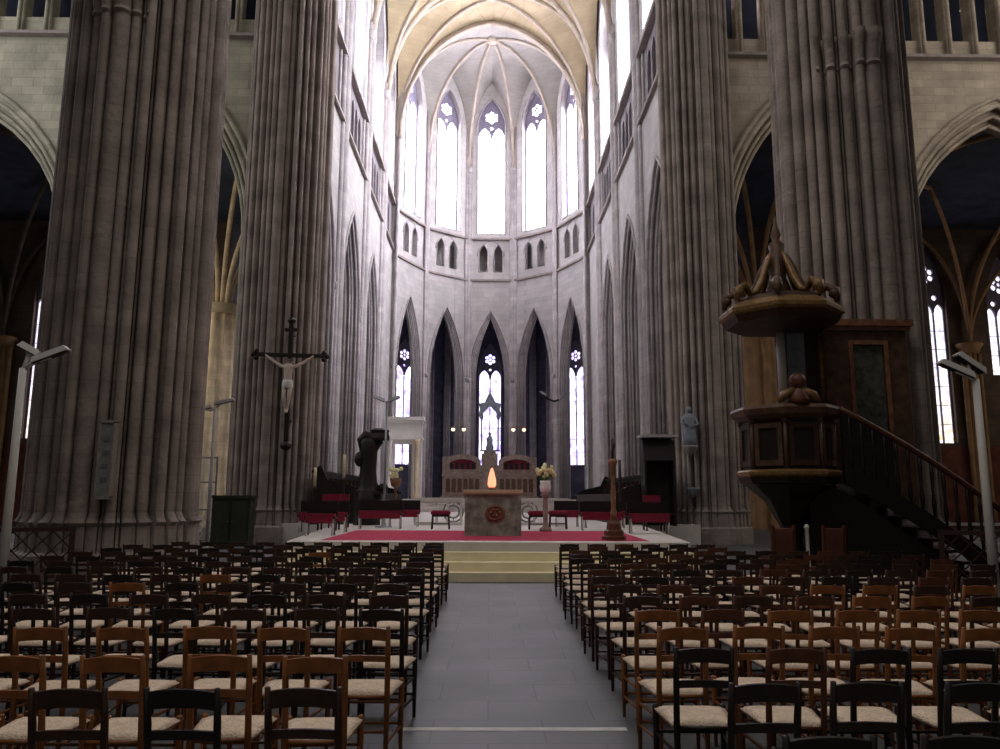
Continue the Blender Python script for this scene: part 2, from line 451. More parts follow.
# ------------------------------------------------------------------ apse
V = [(-7.15, 55), (-5.2, 59.2), (-1.9, 61.8), (1.9, 61.8), (5.2, 59.2), (7.15, 55)]
apse = MB(); roll = MB(); strc = MB(); wins = []
for i in range(5):
    (ax, ay), (bx, by) = V[i], V[i+1]
    L = math.hypot(bx-ax, by-ay); dx, dy = (bx-ax)/L, (by-ay)/L
    nx, ny = dy, -dx
    if (0-ax)*nx + (57-ay)*ny < 0: nx, ny = -nx, -ny
    fr = frame(ax, ay, dx, dy, nx, ny); c_ = L/2
    hh = min(1.72, L/2 - .25)
    A = [(c_, hh, 10.9, 5.9)]
    orders(apse, fr, -.1, L+.1, 0, 19.4, A, [(0, 0, .2), (.22, .2, .4), (.42, .4, .6)])
    apse.loops([(-.1, 19.4), (L+.1, 19.4), (L+.1, 23.0), (-.1, 23.0)], [window_loop(c_+q*.62, .36, 20.2, 21.8, .75) for q in (-1, 1)], lambda s, z, d: fr(s, z, d + .1), .35)
    apse.loops([(-.4, 19.4), (L+.4, 19.4), (L+.4, 23.0), (-.4, 23.0)], [], lambda s, z, d: fr(s, z, d + 1.3), .1)
    wh = min(1.2, L/2 - .55)
    apse.loops([(-.1, 23.0), (L+.1, 23.0), (L+.1, ZTOP), (-.1, ZTOP)], [window_loop(c_, wh, 23.5, 33.0, 2.8)], fr, .8)
    arch_rolls(roll, fr, A, [(-.04, -.02, .07), (.11, .08, .06), (.22, .2, .06), (.32, .28, .05), (.42, .4, .06)])
    roll.tube([fr(s, z, -.01) for s, z in window_loop(c_, wh+.02, 23.5, 33, 2.8)], .07, 6, closed=True)
    for q in (-1, 1): roll.tube([fr(s, z, .09) for s, z in window_loop(c_+q*.62, .37, 20.2, 21.8, .75)], .045, 5, closed=True)
    roll.tube([fr(s, z, .07) for s, z in arch(c_, 1.12, 21.6, 1.3, 8)], .04, 5)
    for z in (19.35, 22.95):
        strc.loops([(0, z), (L, z), (L, z+.16), (0, z+.16)], [], lambda s, zz, d: fr(s, zz, d - .16), .25)
    wins.append((fr, c_, wh))
# gallery floor and top seal for the dark gallery
wa = apse.obj('wall_apse', 'choir', kind='structure')
roll.obj('arch_moulding', 'shaft', wa); strc.obj('string_course', 'trim', wa)
for fr, c_, wh in wins: window(fr, c_, wh, 23.5, 33.0, 2.8, .5, G_APSE, lancets=2, bar=.075)
for x, y in V:
    sg = 1 if x > 0 else -1
    dx, dy = -x, 57-y; L = math.hypot(dx, dy); dx /= L; dy /= L
    b = MB()
    for off, rr, top in ((0, .17, 29.2), (-.22, .11, 33), (.22, .11, 33)):
        px, py = x + dx*.08 - dy*off, y + dy*.08 + dx*off
        b.lathe([(rr*1.6, 0), (rr*1.6, .7), (rr*1.2, .9), (rr, 1.0), (rr, top-.7)], (px, py, .7), 10)
        if off == 0:
            b.lathe([(.17, 0), (.22, .1), (.3, .4), (.2, .5)], (px, py, 28.9), 10)
            b.lathe([(.17, 0), (.25, .2), (.27, .35), (.17, .42)], (px, py, 10.8), 10)
    b.obj('corner_shaft', 'shaft', wa)

# gallery (dark passage) lids so no light falls in from outside
lid = MB()
lid.loops([(-9.2, 28.5), (-7.6, 28.5), (-7.6, 55), (-5.6, 59.6), (-2.1, 62.2), (2.1, 62.2), (5.6, 59.6), (7.6, 55), (7.6, 28.5), (9.2, 28.5), (9.2, 56), (7, 61), (3, 64.2), (-3, 64.2), (-7, 61), (-9.2, 56)], [], lambda a, b, d: (a, b, 23.4 - d), .1)
lid.loops([(-9.2, 28.5), (-8.2, 28.5), (-8.2, 55), (-6.3, 60.3), (-2.4, 63), (2.4, 63), (6.3, 60.3), (8.2, 55), (8.2, 28.5), (9.2, 28.5), (9.2, 56), (7, 61), (3, 64.2), (-3, 64.2), (-7, 61), (-9.2, 56)], [], lambda a, b, d: (a, b, 19.7 - d), .1)
lid.obj('ceiling_gallery', 'aisle', kind='structure')

# ------------------------------------------------------------------ vaults
def rise(S, A, tm=90, n=12):
    S = Vector(S); A = Vector(A); th = math.radians(tm); out = []
    for i in range(n+1):
        a = th*i/n; u = (1-math.cos(a))/(1-math.cos(th)); w = math.sin(a)/math.sin(th)
        out.append(Vector((S.x+(A.x-S.x)*u, S.y+(A.y-S.y)*u, S.z+(A.z-S.z)*w)))
    return out
def patch(mb, R, W, k=6):
    n = len(R); vs = []; fs = []
    for i in range(n):
        for j in range(k+1): vs.append(R[i].lerp(W[i], j/k))
    for i in range(n-1):
        for j in range(k): fs.append((i*(k+1)+j, i*(k+1)+j+1, (i+1)*(k+1)+j+1, (i+1)*(k+1)+j))
    mb.add(vs, fs, True)
web = MB(); ribs = MB(); ZS = 28.9; ZC = 38.6; ZW = 37.0
ys = [28.5, 35.5, 42.5, 49.3, 55.0]
for i in range(4):
    y0, y1 = ys[i], ys[i+1]; B = (0, (y0+y1)/2, ZC)
    for sx in (-1, 1):
        for yy in (y0, y1):
            S = (sx*7.2, yy, ZS); R = rise(S, B)
            patch(web, R, rise(S, (0, yy, ZC-.1), 84)); patch(web, R, rise(S, (sx*7.2, (y0+y1)/2, ZW), 75))
            ribs.tube([p - Vector((0, 0, .12)) for p in R], .13, 6)
            if yy == y0 or i == 3:
                T = rise(S, (0, yy, ZC-.1), 84)
                ribs.tube([p - Vector((0, 0, .15)) for p in T], .2 if i < 3 or yy == y0 else .26, 8)
                if i == 3 and yy == y1:
                    ribs.tube([p + Vector((-sx*.25*(1-k/12), -.32, -.35)) for k, p in enumerate(T)], .13, 6)
                    ribs.tube([p + Vector((0, .3, -.1)) for k, p in enumerate(T)], .12, 6)
    if i > 1: ribs.lathe([(.1, -.3), (.35, -.2), (.4, 0), (.3, .2)], B, 12)
web.obj('ceiling', 'web', kind='structure', fix=False)
aw = MB(); B = (0, 57.5, ZC)
for i in range(5):
    a, b = V[i], V[i+1]; mid = ((a[0]+b[0])/2, (a[1]+b[1])/2, 37.2)
    for v in (a, b):
        R = rise((v[0], v[1], ZS), B, 88)
        patch(aw, R, rise((v[0], v[1], ZS+.8), mid, 70))
for v in V: ribs.tube([p - Vector((0, 0, .1)) for p in rise((v[0], v[1], ZS), B, 88)], .13, 6)
for sx in (-1, 1):
    patch(aw, rise((sx*7.15, 55, ZS), B, 88), rise((sx*7.15, 55, ZS), (0, 55, ZC), 84))
ribs.lathe([(.15, -.45), (.45, -.3), (.5, -.05), (.35, .2)], B, 12)
ca = aw.obj('ceiling_apse', 'apseweb', kind='structure', fix=False)
ribs.obj('vault_rib', 'rib', ca)
lid = MB(); lid.box(-9, 9, 28, 64, 39.6, 39.8); lid.obj('ceiling_roof', 'aisle', kind='structure')

# ------------------------------------------------------------------ ambulatory, aisles and chapels
def seg_frame(a, b, inside=(0, 50)):
    L = math.hypot(b[0]-a[0], b[1]-a[1]); dx, dy = (b[0]-a[0])/L, (b[1]-a[1])/L; nx, ny = dy, -dx
    if (inside[0]-a[0])*nx + (inside[1]-a[1])*ny < 0: nx, ny = -nx, -ny
    return frame(a[0], a[1], dx, dy, nx, ny), L
amb = MB()
P = [(-14.6, 43.6), (-14.6, 55), (-10.6, 62.8), (-3.9, 67), (3.9, 67), (10.6, 62.8), (14.6, 55), (14.6, 43.6)]
aw_w = []
for i in range(7):
    fr, L = seg_frame(P[i], P[i+1])
    if i in (2, 3, 4):
        amb.loops([(-.3, 0), (L+.3, 0), (L+.3, 17.8), (-.3, 17.8)], [window_loop(L/2, 1.05, 4.3, 12.6, 2.6)], fr, .6); aw_w.append((fr, L))
    else: amb.loops([(-.3, 0), (L+.3, 0), (L+.3, 17.8), (-.3, 17.8)], [], fr, .6)
M['amb'] = mat('ambulatory_stone_flare_tint', (.10, .10, .15), .9, noise=.3, brick=(1., .42, .01, .1))  # dark blue cast of lens flare put into the stone colour
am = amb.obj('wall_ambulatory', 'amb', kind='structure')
for fr, L in aw_w: window(fr, L/2, 1.05, 4.3, 12.6, 2.6, .3, G_LOW, lancets=2)
b = MB()
for x, y in ((-5.15, 65.9), (5.15, 65.9), (-3.75, 66.6), (3.75, 66.6), (-10.4, 62.4), (10.4, 62.4)):
    for k in (-.2, 0, .2): b.lathe([(.14, 0), (.14, .8), (.1, .9), (.1, 17)], (x+k, y-.25+abs(k)*.3, 0), 8)
b.obj('wall_shaft', 'shaft', am)
cl = MB()
choirhole = [(-7.9, 30), (-7.9, 55.2), (-5.8, 60), (-2.3, 62.9), (2.3, 62.9), (5.8, 60), (7.9, 55.2), (7.9, 30)]
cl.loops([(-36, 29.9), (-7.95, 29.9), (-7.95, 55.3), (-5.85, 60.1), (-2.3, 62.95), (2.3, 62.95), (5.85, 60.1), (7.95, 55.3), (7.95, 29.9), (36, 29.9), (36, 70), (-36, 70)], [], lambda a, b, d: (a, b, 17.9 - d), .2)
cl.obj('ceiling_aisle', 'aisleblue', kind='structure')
for sg, nm in ((-1, 'left'), (1, 'right')):
    fr = frame(sg*14.0, 43.8, sg, 0, 0, -1)
    C1 = 12.02 if sg > 0 else 11.62
    H = [window_loop(C1, 1.0, 4.8, 13.2, 3.9), window_loop(16.45, 1.0, 8.8, 12.9, 3.3)]
    m = MB(); m.loops([(0, 0), (22, 0), (22, 18), (0, 18)], H, fr, .6)
    m.box(sg*35.5-.3, sg*35.5+.3, 29, 44, 0, 18)
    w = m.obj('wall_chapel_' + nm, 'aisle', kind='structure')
    window(fr, C1, 1.0, 4.8, 13.2, 3.9, .3, G_CHAP, lancets=3, bar=.06, heavy=1.0)
    window(fr, 16.45, 1.0, 8.8, 12.9, 3.3, .3, G_CHAP, lancets=3, bar=.06)
    m = MB(); m.loops([(8, 0), (20, 0), (20, 4.6), (8, 4.6)], [], lambda s, z, d: fr(s, z, d-.06), .05); m.obj('painted_dado', 'redwall', w)
    b = MB()
    for k, rr in ((-.45, .14), (-.15, .2), (.2, .14), (.5, .11)): b.lathe([(rr*1.4, 0), (rr*1.4, 1), (rr, 1.2), (rr, 10)], (sg*(28.0+k), 43.5, 0), 10)
    b.lathe([(.5, 0), (.6, .3), (.75, .5), (.7, .6)], (sg*28.0, 43.6, 10), 12)
    b.obj('wall_shaft', 'ochre', w)
    b = MB()
    for q in ((22.5, 37), (28, 37), (33, 37), (24.9, 43.6), (31, 43.6)):
        b.tube(rise((sg*28, 43.4, 10.4), (sg*q[0], q[1], 17.4), 80), .12, 6)
    for q in ((22.5, 37), (22.5, 31), (16.5, 37)):
        b.tube(rise((sg*15.6, 31, 10.4), (sg*q[0], q[1], 17.4), 80), .12, 6)
    b.obj('vault_rib', 'aisle' if sg < 0 else 'ochre', w)
    # pier and vault ribs between aisle and chapels
    pt = MB(); 
    prof = lobed(.75, pillar_lobes(.95, 20, br=.2, sr=.11), 120)
    vs = []; n = len(prof)
    for z in (0, 11.5):
        for a, r in prof: vs.append((r*math.cos(a), r*math.sin(a), z))
    pt.add(vs, [(j, (j+1) % n, n+(j+1) % n, n+j) for j in range(n)], True)
    T = thing('chapel_pillar', 'pale ochre pillar seen through the left transept arch' if sg < 0 else 'ochre pillar seen through right arch beside the pulpit canopy', 'pillar', (sg*14.6, 40.5, 0))
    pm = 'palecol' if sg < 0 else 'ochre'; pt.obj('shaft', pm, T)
    b = MB(); b.lathe([(.95, 0), (1.1, .2), (1.2, .45), (1.05, .55)], (0, 0, 11.2), 20); b.obj('capital', pm, T)
    b = MB()
    for q in ((-5, -5.5), (5, -5.5), (0, -5.5), (-5, 0), (5, 0), (-2.5, -5.5), (2.5, -5.5)):
        b.tube(rise((q[0]*.1, q[1]*.1, 11.6), (q[0]*.9, q[1]*.9, 17.3), 80), .13, 6)
    b.obj('vault_rib', pm, T)

# ------------------------------------------------------------------ transept east walls
for sg, nm in ((-1, 'left'), (1, 'right')):
    y = 28.4 if sg < 0 else 29.0
    zc = 19.75 if sg < 0 else 19.55
    fr = frame(sg*8.2, y, sg, 0, 0, -1)
    A = [(4.05, 3.0, 11.8, 6.3), (12.5, 4.35, 11.2, 6.4)]
    mb = MB(); orders(mb, fr, 0, 19, 0, zc, A, [(0, 0, .3), (.28, .3, .6), (.5, .6, 1.0)])
    holes = [window_loop(1.55 + i*1.09, .40, zc+.95, zc+4.4, .6) for i in range(15)]
    mb.loops([(0, zc), (19, zc), (19, zc+6.2), (0, zc+6.2)], holes, lambda s, z, d: fr(s, z, d+.1), .45)
    mb.loops([(0, zc+6.2), (19, zc+6.2), (19, 39), (0, 39)], [], fr, 1.0)
    mb.loops([(0, 0), (19, 0), (19, .2), (0, .2)], [], lambda s, z, d: fr(s, zc-.25+z, d+.9), .8)
    mb.loops([(0, 0), (19, 0), (19, .2), (0, .2)], [], lambda s, z, d: fr(s, zc+6.1+z, d+.5), 1.2)
    wm = 'wall' if sg < 0 else 'wall2'
    w = mb.obj('wall_transept_' + nm, wm, kind='structure')
    g = MB(); g.loops([(0, zc), (19, zc), (19, zc+6.4), (0, zc+6.4)], [], lambda s, z, d: fr(s, z, d+1.6), .15); g.obj('gallery_back', 'aisleblue', w)  # dark blue colour stands in for the shade inside the gallery
    r = MB(); arch_rolls(r, fr, A, [(-.25, -.03, .1), (.02, .02, .1), (.28, .3, .09), (.5, .6, .09)])
    for i in range(16): r.tube([fr(1.0 + i*1.09, z, -.05) for z in (zc+.2, zc+4.4)], .09, 8)
    r.obj('arch_moulding', wm, w)
    t = MB(); t.loops([(0, zc), (19, zc), (19, zc+.13), (0, zc+.13)], [], lambda s, zz, d: fr(s, zz, d - .3), .4)
    t.obj('string_course', 'trim', w)
    # pier between the two arches
    b = MB()
    for k in (-.9, -.6, -.3, 0, .3, .6, .9): b.lathe([(.22, 0), (.22, 1), (.16, 1.2), (.16, 26 if abs(k) < .4 else 11.5)], (sg*(8.2+7.75+k*.75), y-.05, 0), 8)
    b.obj('wall_shaft', 'pillar', w)
    # transept end wall and west walls, aisles of the nave
    e = MB()
    e.box(sg*27-.4, sg*27+.4, 14, y+.5, 0, 10); e.obj('wall_end_' + nm, 'aisle', kind='structure')
    nv = MB(); fr = frame(sg*7.05, 15.9, 0, -1, -sg, 0)
    nv.loops(notch_outline(0, 28, 0, 18, [(4.05, 3.1, 11.6, 4.6), (11.2, 2.9, 11.3, 4.6), (18.2, 2.9, 11.3, 4.6), (25, 2.5, 11.3, 4.4)]), [], fr, 1.2)
    nv.obj('wall_nave_' + nm, 'pillar', kind='structure')
    ai = MB(); ai.box(sg*16-.3, sg*16+.3, -14, 14.4, 0, 18); ai.box(min(sg*9, sg*27), max(sg*9, sg*27), 14.2, 15, 13.5, 18)
    ai.box(min(sg*16, sg*27), max(sg*16, sg*27), 14.2, 15, 0, 18)
    ai.box(min(sg*8, sg*16), max(sg*8, sg*16), -14, 14.6, 17.8, 18)
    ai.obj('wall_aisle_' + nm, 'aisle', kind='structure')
#@@T0
# ------------------------------------------------------------------ chairs
ORD = ['nearest', 'second', 'third', 'fourth', 'fifth', 'sixth', 'seventh', 'eighth', 'ninth', 'tenth', 'eleventh', 'twelfth', 'thirteenth', 'fourteenth', 'fifteenth']
ORA = ['first', 'second', 'third', 'fourth', 'fifth', 'sixth', 'seventh', 'eighth', 'ninth', 'tenth', 'eleventh', 'twelfth', 'thirteenth', 'fourteenth', 'fifteenth']
def rail_loop(h0, h1, w, bow):
    n = 8; top = [(-w + 2*w*i/n, h1 + bow*(1 - (2*i/n-1)**2)) for i in range(n+1)]
    bot = [(w - 2*w*i/n, h0 + bow*.8*(1 - (2*i/n-1)**2)) for i in range(n+1)]
    return top + bot
def chair_meshes():
    """local frame: sitter faces +y, back posts at y = -.19"""
    out = {}
    ps = MB()
    # rush seat, wider at the front, slightly domed with rolled edge
    n = 8; vs = []; fs = []
    for i in range(n+1):
        for j in range(n+1):
            u = i/n*2-1; v = j/n; hw = .165 + .045*v
            e = max(0, 1-abs(u)**6)*max(0, 1-abs(2*v-1)**6)
            vs.append((u*hw, -.17 + .37*v, .435 + .022*e - .006*(1-abs(u))*(1-abs(2*v-1))))
    o = (n+1)*(n+1)
    for i in range(n+1):
        for j in range(n+1):
            x, y, z = vs[i*(n+1)+j]; vs.append((x*.97, y*.97, .415))
    for i in range(n):
        for j in range(n):
            a = i*(n+1)+j; fs.append((a, a+n+1, a+n+2, a+1)); fs.append((o+a, o+a+1, o+a+n+2, o+a+n+1))
    for i in range(n):
        fs += [(i*(n+1), i*(n+1)+o, (i+1)*(n+1)+o, (i+1)*(n+1)), (i*(n+1)+n, (i+1)*(n+1)+n, (i+1)*(n+1)+n+o, i*(n+1)+n+o),
               (i, i+1, i+1+o, i+o), (n*(n+1)+i, n*(n+1)+i+o, n*(n+1)+i+1+o, n*(n+1)+i+1)]
    ps.add(vs, fs, True); out['seat'] = ps
    legs = []
    for sx in (-1, 1):
        m = MB(); m.tube([(sx*.146, -.20, 0), (sx*.146, -.18, .42), (sx*.148, -.215, .70), (sx*.150, -.245, .85)], [.014, .018, .017, .013], 8); legs.append(m)
    for sx in (-1, 1):
        m = MB(); m.tube([(sx*.195, .19, 0), (sx*.195, .185, .2), (sx*.195, .18, .445), (sx*.195, .18, .455)], [.012, .017, .019, .012], 8); legs.append(m)
    out['legs'] = legs
    tr = MB(); tr.loops(rail_loop(.762, .834, .14, .012), [], lambda a, z, d: (a, -.250 + (z < .82)*.006 + d, z), .022); out['top'] = tr
    lr = MB(); lr.loops(rail_loop(.635, .672, .137, .004), [], lambda a, z, d: (a, -.222 + d, z), .018); out['mid'] = lr
    s = MB()
    for z in (.15, .29):
        for sx in (-1, 1): s.tube([(sx*.146, -.19, z), (sx*.195, .185, z)], .009, 6)
    for z in (.17, .30): s.tube([(-.195, .185, z), (.195, .185, z)], .009, 6)
    s.tube([(-.146, -.19, .22), (.146, -.19, .22)], .009, 6)
    for sx in (-1, 1): s.tube([(sx*.146, -.18, .42), (sx*.195, .18, .425)], .012, 6)
    s.tube([(-.195, .18, .425), (.195, .18, .425)], .012, 6); s.tube([(-.146, -.18, .42), (.146, -.18, .42)], .012, 6)
    out['stretcher'] = s
    return out
CM = chair_meshes()
WOOD = {'orange': ('owood', 'orange-brown'), 'dark': ('bwood', 'dark brown'), 'black': ('dwood', 'near-black'), 'red': ('rwood', 'reddish-brown')}
near_proto = {}; far_proto = {}
def proto_near(k):
    t = thing('rush_seat_chair', 'x', 'chair'); wm = WOOD[k][0]
    CM['seat'].obj('seat', 'rush', t)['label'] = 'pale woven rush seat'
    for m in CM['legs']: m.obj('leg', wm, t)
    CM['top'].obj('top_rail', wm, t); CM['mid'].obj('back_rail', wm, t); CM['stretcher'].obj('stretcher', wm, t)
    return t
def far_mesh(k):
    m = MB(); mi = []
    for key in ('seat', 'top', 'mid', 'stretcher'): 
        q = CM[key]; m.add(q.v, q.f, False); mi += [1 if key == 'seat' else 0]*len(q.f)
    for q in CM['legs']: m.add(q.v, q.f, False); mi += [0]*len(q.f)
    o = m.obj('rush_seat_chair', WOOD[k][0]); o.data.materials.append(M['rush'])
    for p, i in zip(o.data.polygons, mi): p.material_index = i
    return o
chairs = []
def place_chair(k, x, y, rz, label, group, near):
    if near:
        if k not in near_proto: r = near_proto[k] = proto_near(k)
        else:
            r = near_proto[k].copy(); COL.objects.link(r)
            for ch in near_proto[k].children:
                c = ch.copy(); COL.objects.link(c); c.parent = r
    else:
        if k not in far_proto: r = far_proto[k] = far_mesh(k)
        else: r = far_proto[k].copy(); COL.objects.link(r)
    r.location = (x, y, 0); r.rotation_euler = (0, 0, rz); r['label'] = label; r['category'] = 'chair'; r['group'] = group
    chairs.append(r)
rc = random.Random(11)
PR = .81
for side in (-1, 1):
    nmr = 'left' if side < 0 else 'right'
    rows = [3.39, 4.08, 4.93] + [5.73 + .80*i for i in range(11)] if side < 0 else [2.77, 3.50, 4.27, 4.98] + [5.73 + .775*i for i in range(11)]
    for k, yr in enumerate(rows):
        yb = yr + .24            # seat centre of the row; the back stands .24 nearer
        x0 = -.78 if side < 0 else 1.17
        step = .492 if side < 0 else .478
        shift = (rc.random()-.5)*.10
        if side < 0 and k == 1: shift = -.10
        j = 0
        while True:
            x = x0 + side*(step*j + .013*k) + (shift if k > 0 else shift*.5)
            lim = 6.15 if side < 0 else 6.3
            if side > 0 and yb > 12.2: lim = 4.0
            if side > 0 and yb > 9.5: lim = min(lim, 6.2)
            if side < 0 and yb > 13.2: lim = 5.4
            if abs(x) > lim or abs(x) > .66*yb + .15: break
            if side < 0:
                kind = 'black' if k == 0 and j % 3 == 1 else ('dark' if k == 0 else ('orange' if k in (1, 2) else ('orange' if (k, j) in ((5, 5), (6, 4), (10, 3)) else ('dark' if (j+k) % 3 else 'black'))))
            else:
                if k <= 1: kind = 'black'
                elif k == 2: kind = ('black', 'red', 'black', 'black', 'dark')[j % 5]
                elif k == 3: kind = 'orange'
                elif k == 4: kind = 'orange' if j not in (1,) else 'red'
                elif k in (5, 6): kind = 'orange' if j in (4, 5, 7, 8, 9) else ('red' if j % 2 else 'dark')
                else: kind = 'red' if (j*3+k) % 4 == 0 else ('dark' if (j+k) % 2 else 'black')
            if k == 0:
                lab = '%s wooden rush-seat chair, %s block, row nearest the camera, %s from the aisle' % (WOOD[kind][1], nmr, ORA[j])
            else:
                lab = '%s wooden rush-seat chair, %s block, %s row from the camera, %s from aisle' % (WOOD[kind][1], nmr, ORD[k], ORA[j])
            place_chair(kind, x + (rc.random()-.5)*.035, yb + (rc.random()-.5)*.06, (rc.random()-.5)*.12, lab, 'rush-seated chairs in the %s block of the nave' % nmr, yb < 9.3)
            j += 1

# ------------------------------------------------------------------ stone altar with lamp
t = thing('stone_altar', 'square grey-green stone altar with round brown relief on red carpet', 'altar', (.09, 19.35, .705))
b = MB(); b.box(-.69, .69, -.42, .42, 0, .1); b.box(-.665, .665, -.39, .39, .1, 1.03)
for x in (-.69, .61): b.box(x, x+.08, -.43, .43, .1, 1.03)
b.obj('body', 'altarstone', t)
b = MB(); b.box(-.73, .73, -.47, .47, 1.03, 1.11); b.box(-.70, .70, -.44, .44, .99, 1.03); b.obj('top_slab', 'palecol', t)
b = MB()
b.add(*[[(0.05+.24*math.cos(2*pi*i/20), -.43, .55+.2*math.sin(2*pi*i/20)) for i in range(20)] + [(0.05+.24*math.cos(2*pi*i/20), -.38, .55+.2*math.sin(2*pi*i/20)) for i in range(20)], [tuple(range(20)), tuple(range(20, 40))[::-1]] + [(i, (i+1) % 20, 20+(i+1) % 20, 20+i) for i in range(20)]])
b.tube([(0.05+.2*math.cos(2*pi*i/20), -.43, .55+.16*math.sin(2*pi*i/20)) for i in range(20)], .022, 6, closed=True)
for a in range(6): b.ball((0.05+.1*math.cos(a*pi/3), -.435, .55+.08*math.sin(a*pi/3)), .04)
b.obj('relief', 'bronze', t)
t = thing('altar_lamp', 'glowing orange-red tapered lamp standing on the stone altar', 'lamp', (.06, 19.35, 1.815))
b = MB(); b.lathe([(.12, 0), (.13, .02), (.10, .05), (.09, .06)], n=14); b.obj('base', 'bronze', t)
b = MB(); b.lathe([(.07, .055), (.105, .12), (.10, .25), (.06, .42), (.015, .56)], n=14); b.obj('glowing_shade', 'flame', t)
b = MB(); b.lathe([(.02, .54), (.035, .57), (.008, .62)], n=10); b.obj('finial', 'bronze', t)

# ------------------------------------------------------------------ high altar in the apse
t = thing('high_altar', 'brown stone high altar with arched red panels in the apse', 'altar', (0, 56.5, 1.45))
b = MB(); b.box(-3.55, 3.55, -.7, .7, 0, .25); b.box(-3.4, 3.4, -.55, .6, .25, 1.65); b.box(-3.5, 3.5, -.65, .65, 1.65, 1.8); b.obj('body', 'brownstone', t)
for sx in (-1, 1):
    b = MB()
    out = [(.65, 0), (3.3, 0), (3.3, 1.0), (3.0, 1.25), (2.6, 1.4), (1.975, 1.48), (1.35, 1.4), (.95, 1.25), (.65, 1.0)]
    hole = [(1.0, .35), (2.95, .35), (2.95, .85), (2.5, 1.05), (1.975, 1.12), (1.45, 1.05), (1.0, .85)]
    b.loops([(sx*x, z) for x, z in out], [[(sx*x, z) for x, z in hole]], lambda a, z, d: (a, .1+d, 1.8+z), .35)
    b.box(min(sx*3.1, sx*3.45), max(sx*3.1, sx*3.45), -.1, .5, 1.8, 3.05)
    r = b.obj('retable_wing', 'brownstone', t)
    b = MB(); b.box(min(sx*.95, sx*3.0), max(sx*.95, sx*3.0), .3, .4, 2.1, 2.98); q = b.obj('red_panel', 'redcl', r)
    b = MB()
    for i in range(5): b.box(sx*1.2+sx*i*.4-.12, sx*1.2+sx*i*.4+.12, .2, .3, 2.18, 2.6+.06*(i % 2))
    b.obj('relief_figures', 'lens', r)
    b = MB()
    for i in range(6): b.box(sx*(.9+i*.42)-.15, sx*(.9+i*.42)+.15, -.62, -.54, .5, 1.45)
    b.obj('front_panel', 'panelwood', t)
b = MB(); b.box(-.6, .6, 0, .5, 1.8, 3.3); b.box(-.45, .45, .02, .48, 3.3, 3.5); b.obj('tabernacle', 'brownstone', t)
t = thing('altar_canopy', 'dark spired shrine canopy silhouetted against the central apse window', 'canopy', (0, 56.95, 4.95))
b = MB()
for sx in (-1, 1):
    b.tube([(sx*.62, 0, 0), (sx*.62, 0, 2.6)], .055, 8); b.lathe([(.1, 2.4), (.16, 2.6), (.12, 2.9), (.02, 3.5)], (sx*.62, 0, 0), 8)
b.obj('post', 'bluegrey', t)
b = MB(); o = [(-.85, 2.6), (-.75, 3.1), (-.8, 3.6), (-.4, 3.75), (-.2, 4.2), (0, 4.6), (.2, 4.2), (.4, 3.75), (.8, 3.6), (.75, 3.1), (.85, 2.6), (.62, 2.6)] + [(x, z) for x, z in arch(0, .6, 1.9, 1.25, 6)][::-1] + [(-.62, 2.6)]
o = [(-.85, 2.6), (-.75, 3.1), (-.82, 3.55), (-.4, 3.65), (-.2, 4.1), (0, 4.5), (.2, 4.1), (.4, 3.65), (.82, 3.55), (.75, 3.1), (.85, 2.6), (.6, 2.55), (.42, 2.95), (0, 3.4), (-.42, 2.95), (-.6, 2.55)]
b.loops(o, [], lambda a, z, d: (a, -.2+d, z), .4); b.obj('gable', 'bluegrey', t)
b = MB(); b.lathe([(.28, 0), (.3, .3), (.2, .6), (.24, .9), (.12, 1.15), (.02, 1.2)], n=12, sy=.6); b.ball((0, 0, 1.3), .13); b.box(-.75, .75, -.2, .2, -.0, .12); b.obj('figure', 'bluegrey', t)
for i, x in enumerate((-2.75, -1.95, 1.75, 2.55)):
    t = thing('hanging_lamp', ('far left', 'inner left', 'inner right', 'far right')[i] + ' small warm lamp hanging above the high altar', 'lamp', (x, 57.2, 6.6), 0, 'small lamps hanging over the high altar')
    b = MB(); b.tube([(0, 0, .2), (0, 0, 12.8)], .012, 5); b.obj('chain', 'grey', t)
    b = MB(); b.ball((0, 0, 0), .15); b.obj('bulb', 'dot', t)
    b = MB(); b.lathe([(.16, .08), (.12, .16), (.03, .24)], n=10); b.obj('cap', 'bronze', t)

# ------------------------------------------------------------------ altar rails with round openings, tables, stools
for sx in (-1, 1):
    t = thing('altar_rail', 'low pale altar rail with ring panel, %s of the stone altar' % ('left' if sx < 0 else 'right'), 'rail', (sx*1.75 + .05, 26.0, .70), 0, 'low altar rails behind the stone altar')
    b = MB(); b.box(-.85, .85, -.15, .15, .80, .90); b.box(-.8, .8, -.12, .12, .74, .80); b.obj('top_rail', 'plat', t)
    b = MB(); b.box(-.8, .8, -.1, .1, 0, .1)
    for x in (-.78, -.05, .3, .76) : b.box(x*-sx-.04, x*-sx+.04, -.07, .07, .1, .76)
    b.obj('rail_post', 'plat', t)
    b = MB(); cx = -sx*.5
    for r in (.33, .2): b.tube([(cx+r*math.cos(2*pi*i/20), 0, .44+r*math.sin(2*pi*i/20)) for i in range(20)], .03, 6, closed=True)
    for a in range(4): b.bar((cx+.2*math.cos(a*pi/2), 0, .44+.2*math.sin(a*pi/2)), (cx+.33*math.cos(a*pi/2), 0, .44+.33*math.sin(a*pi/2)), .03, .03)
    b.obj('ring', 'grey', t)
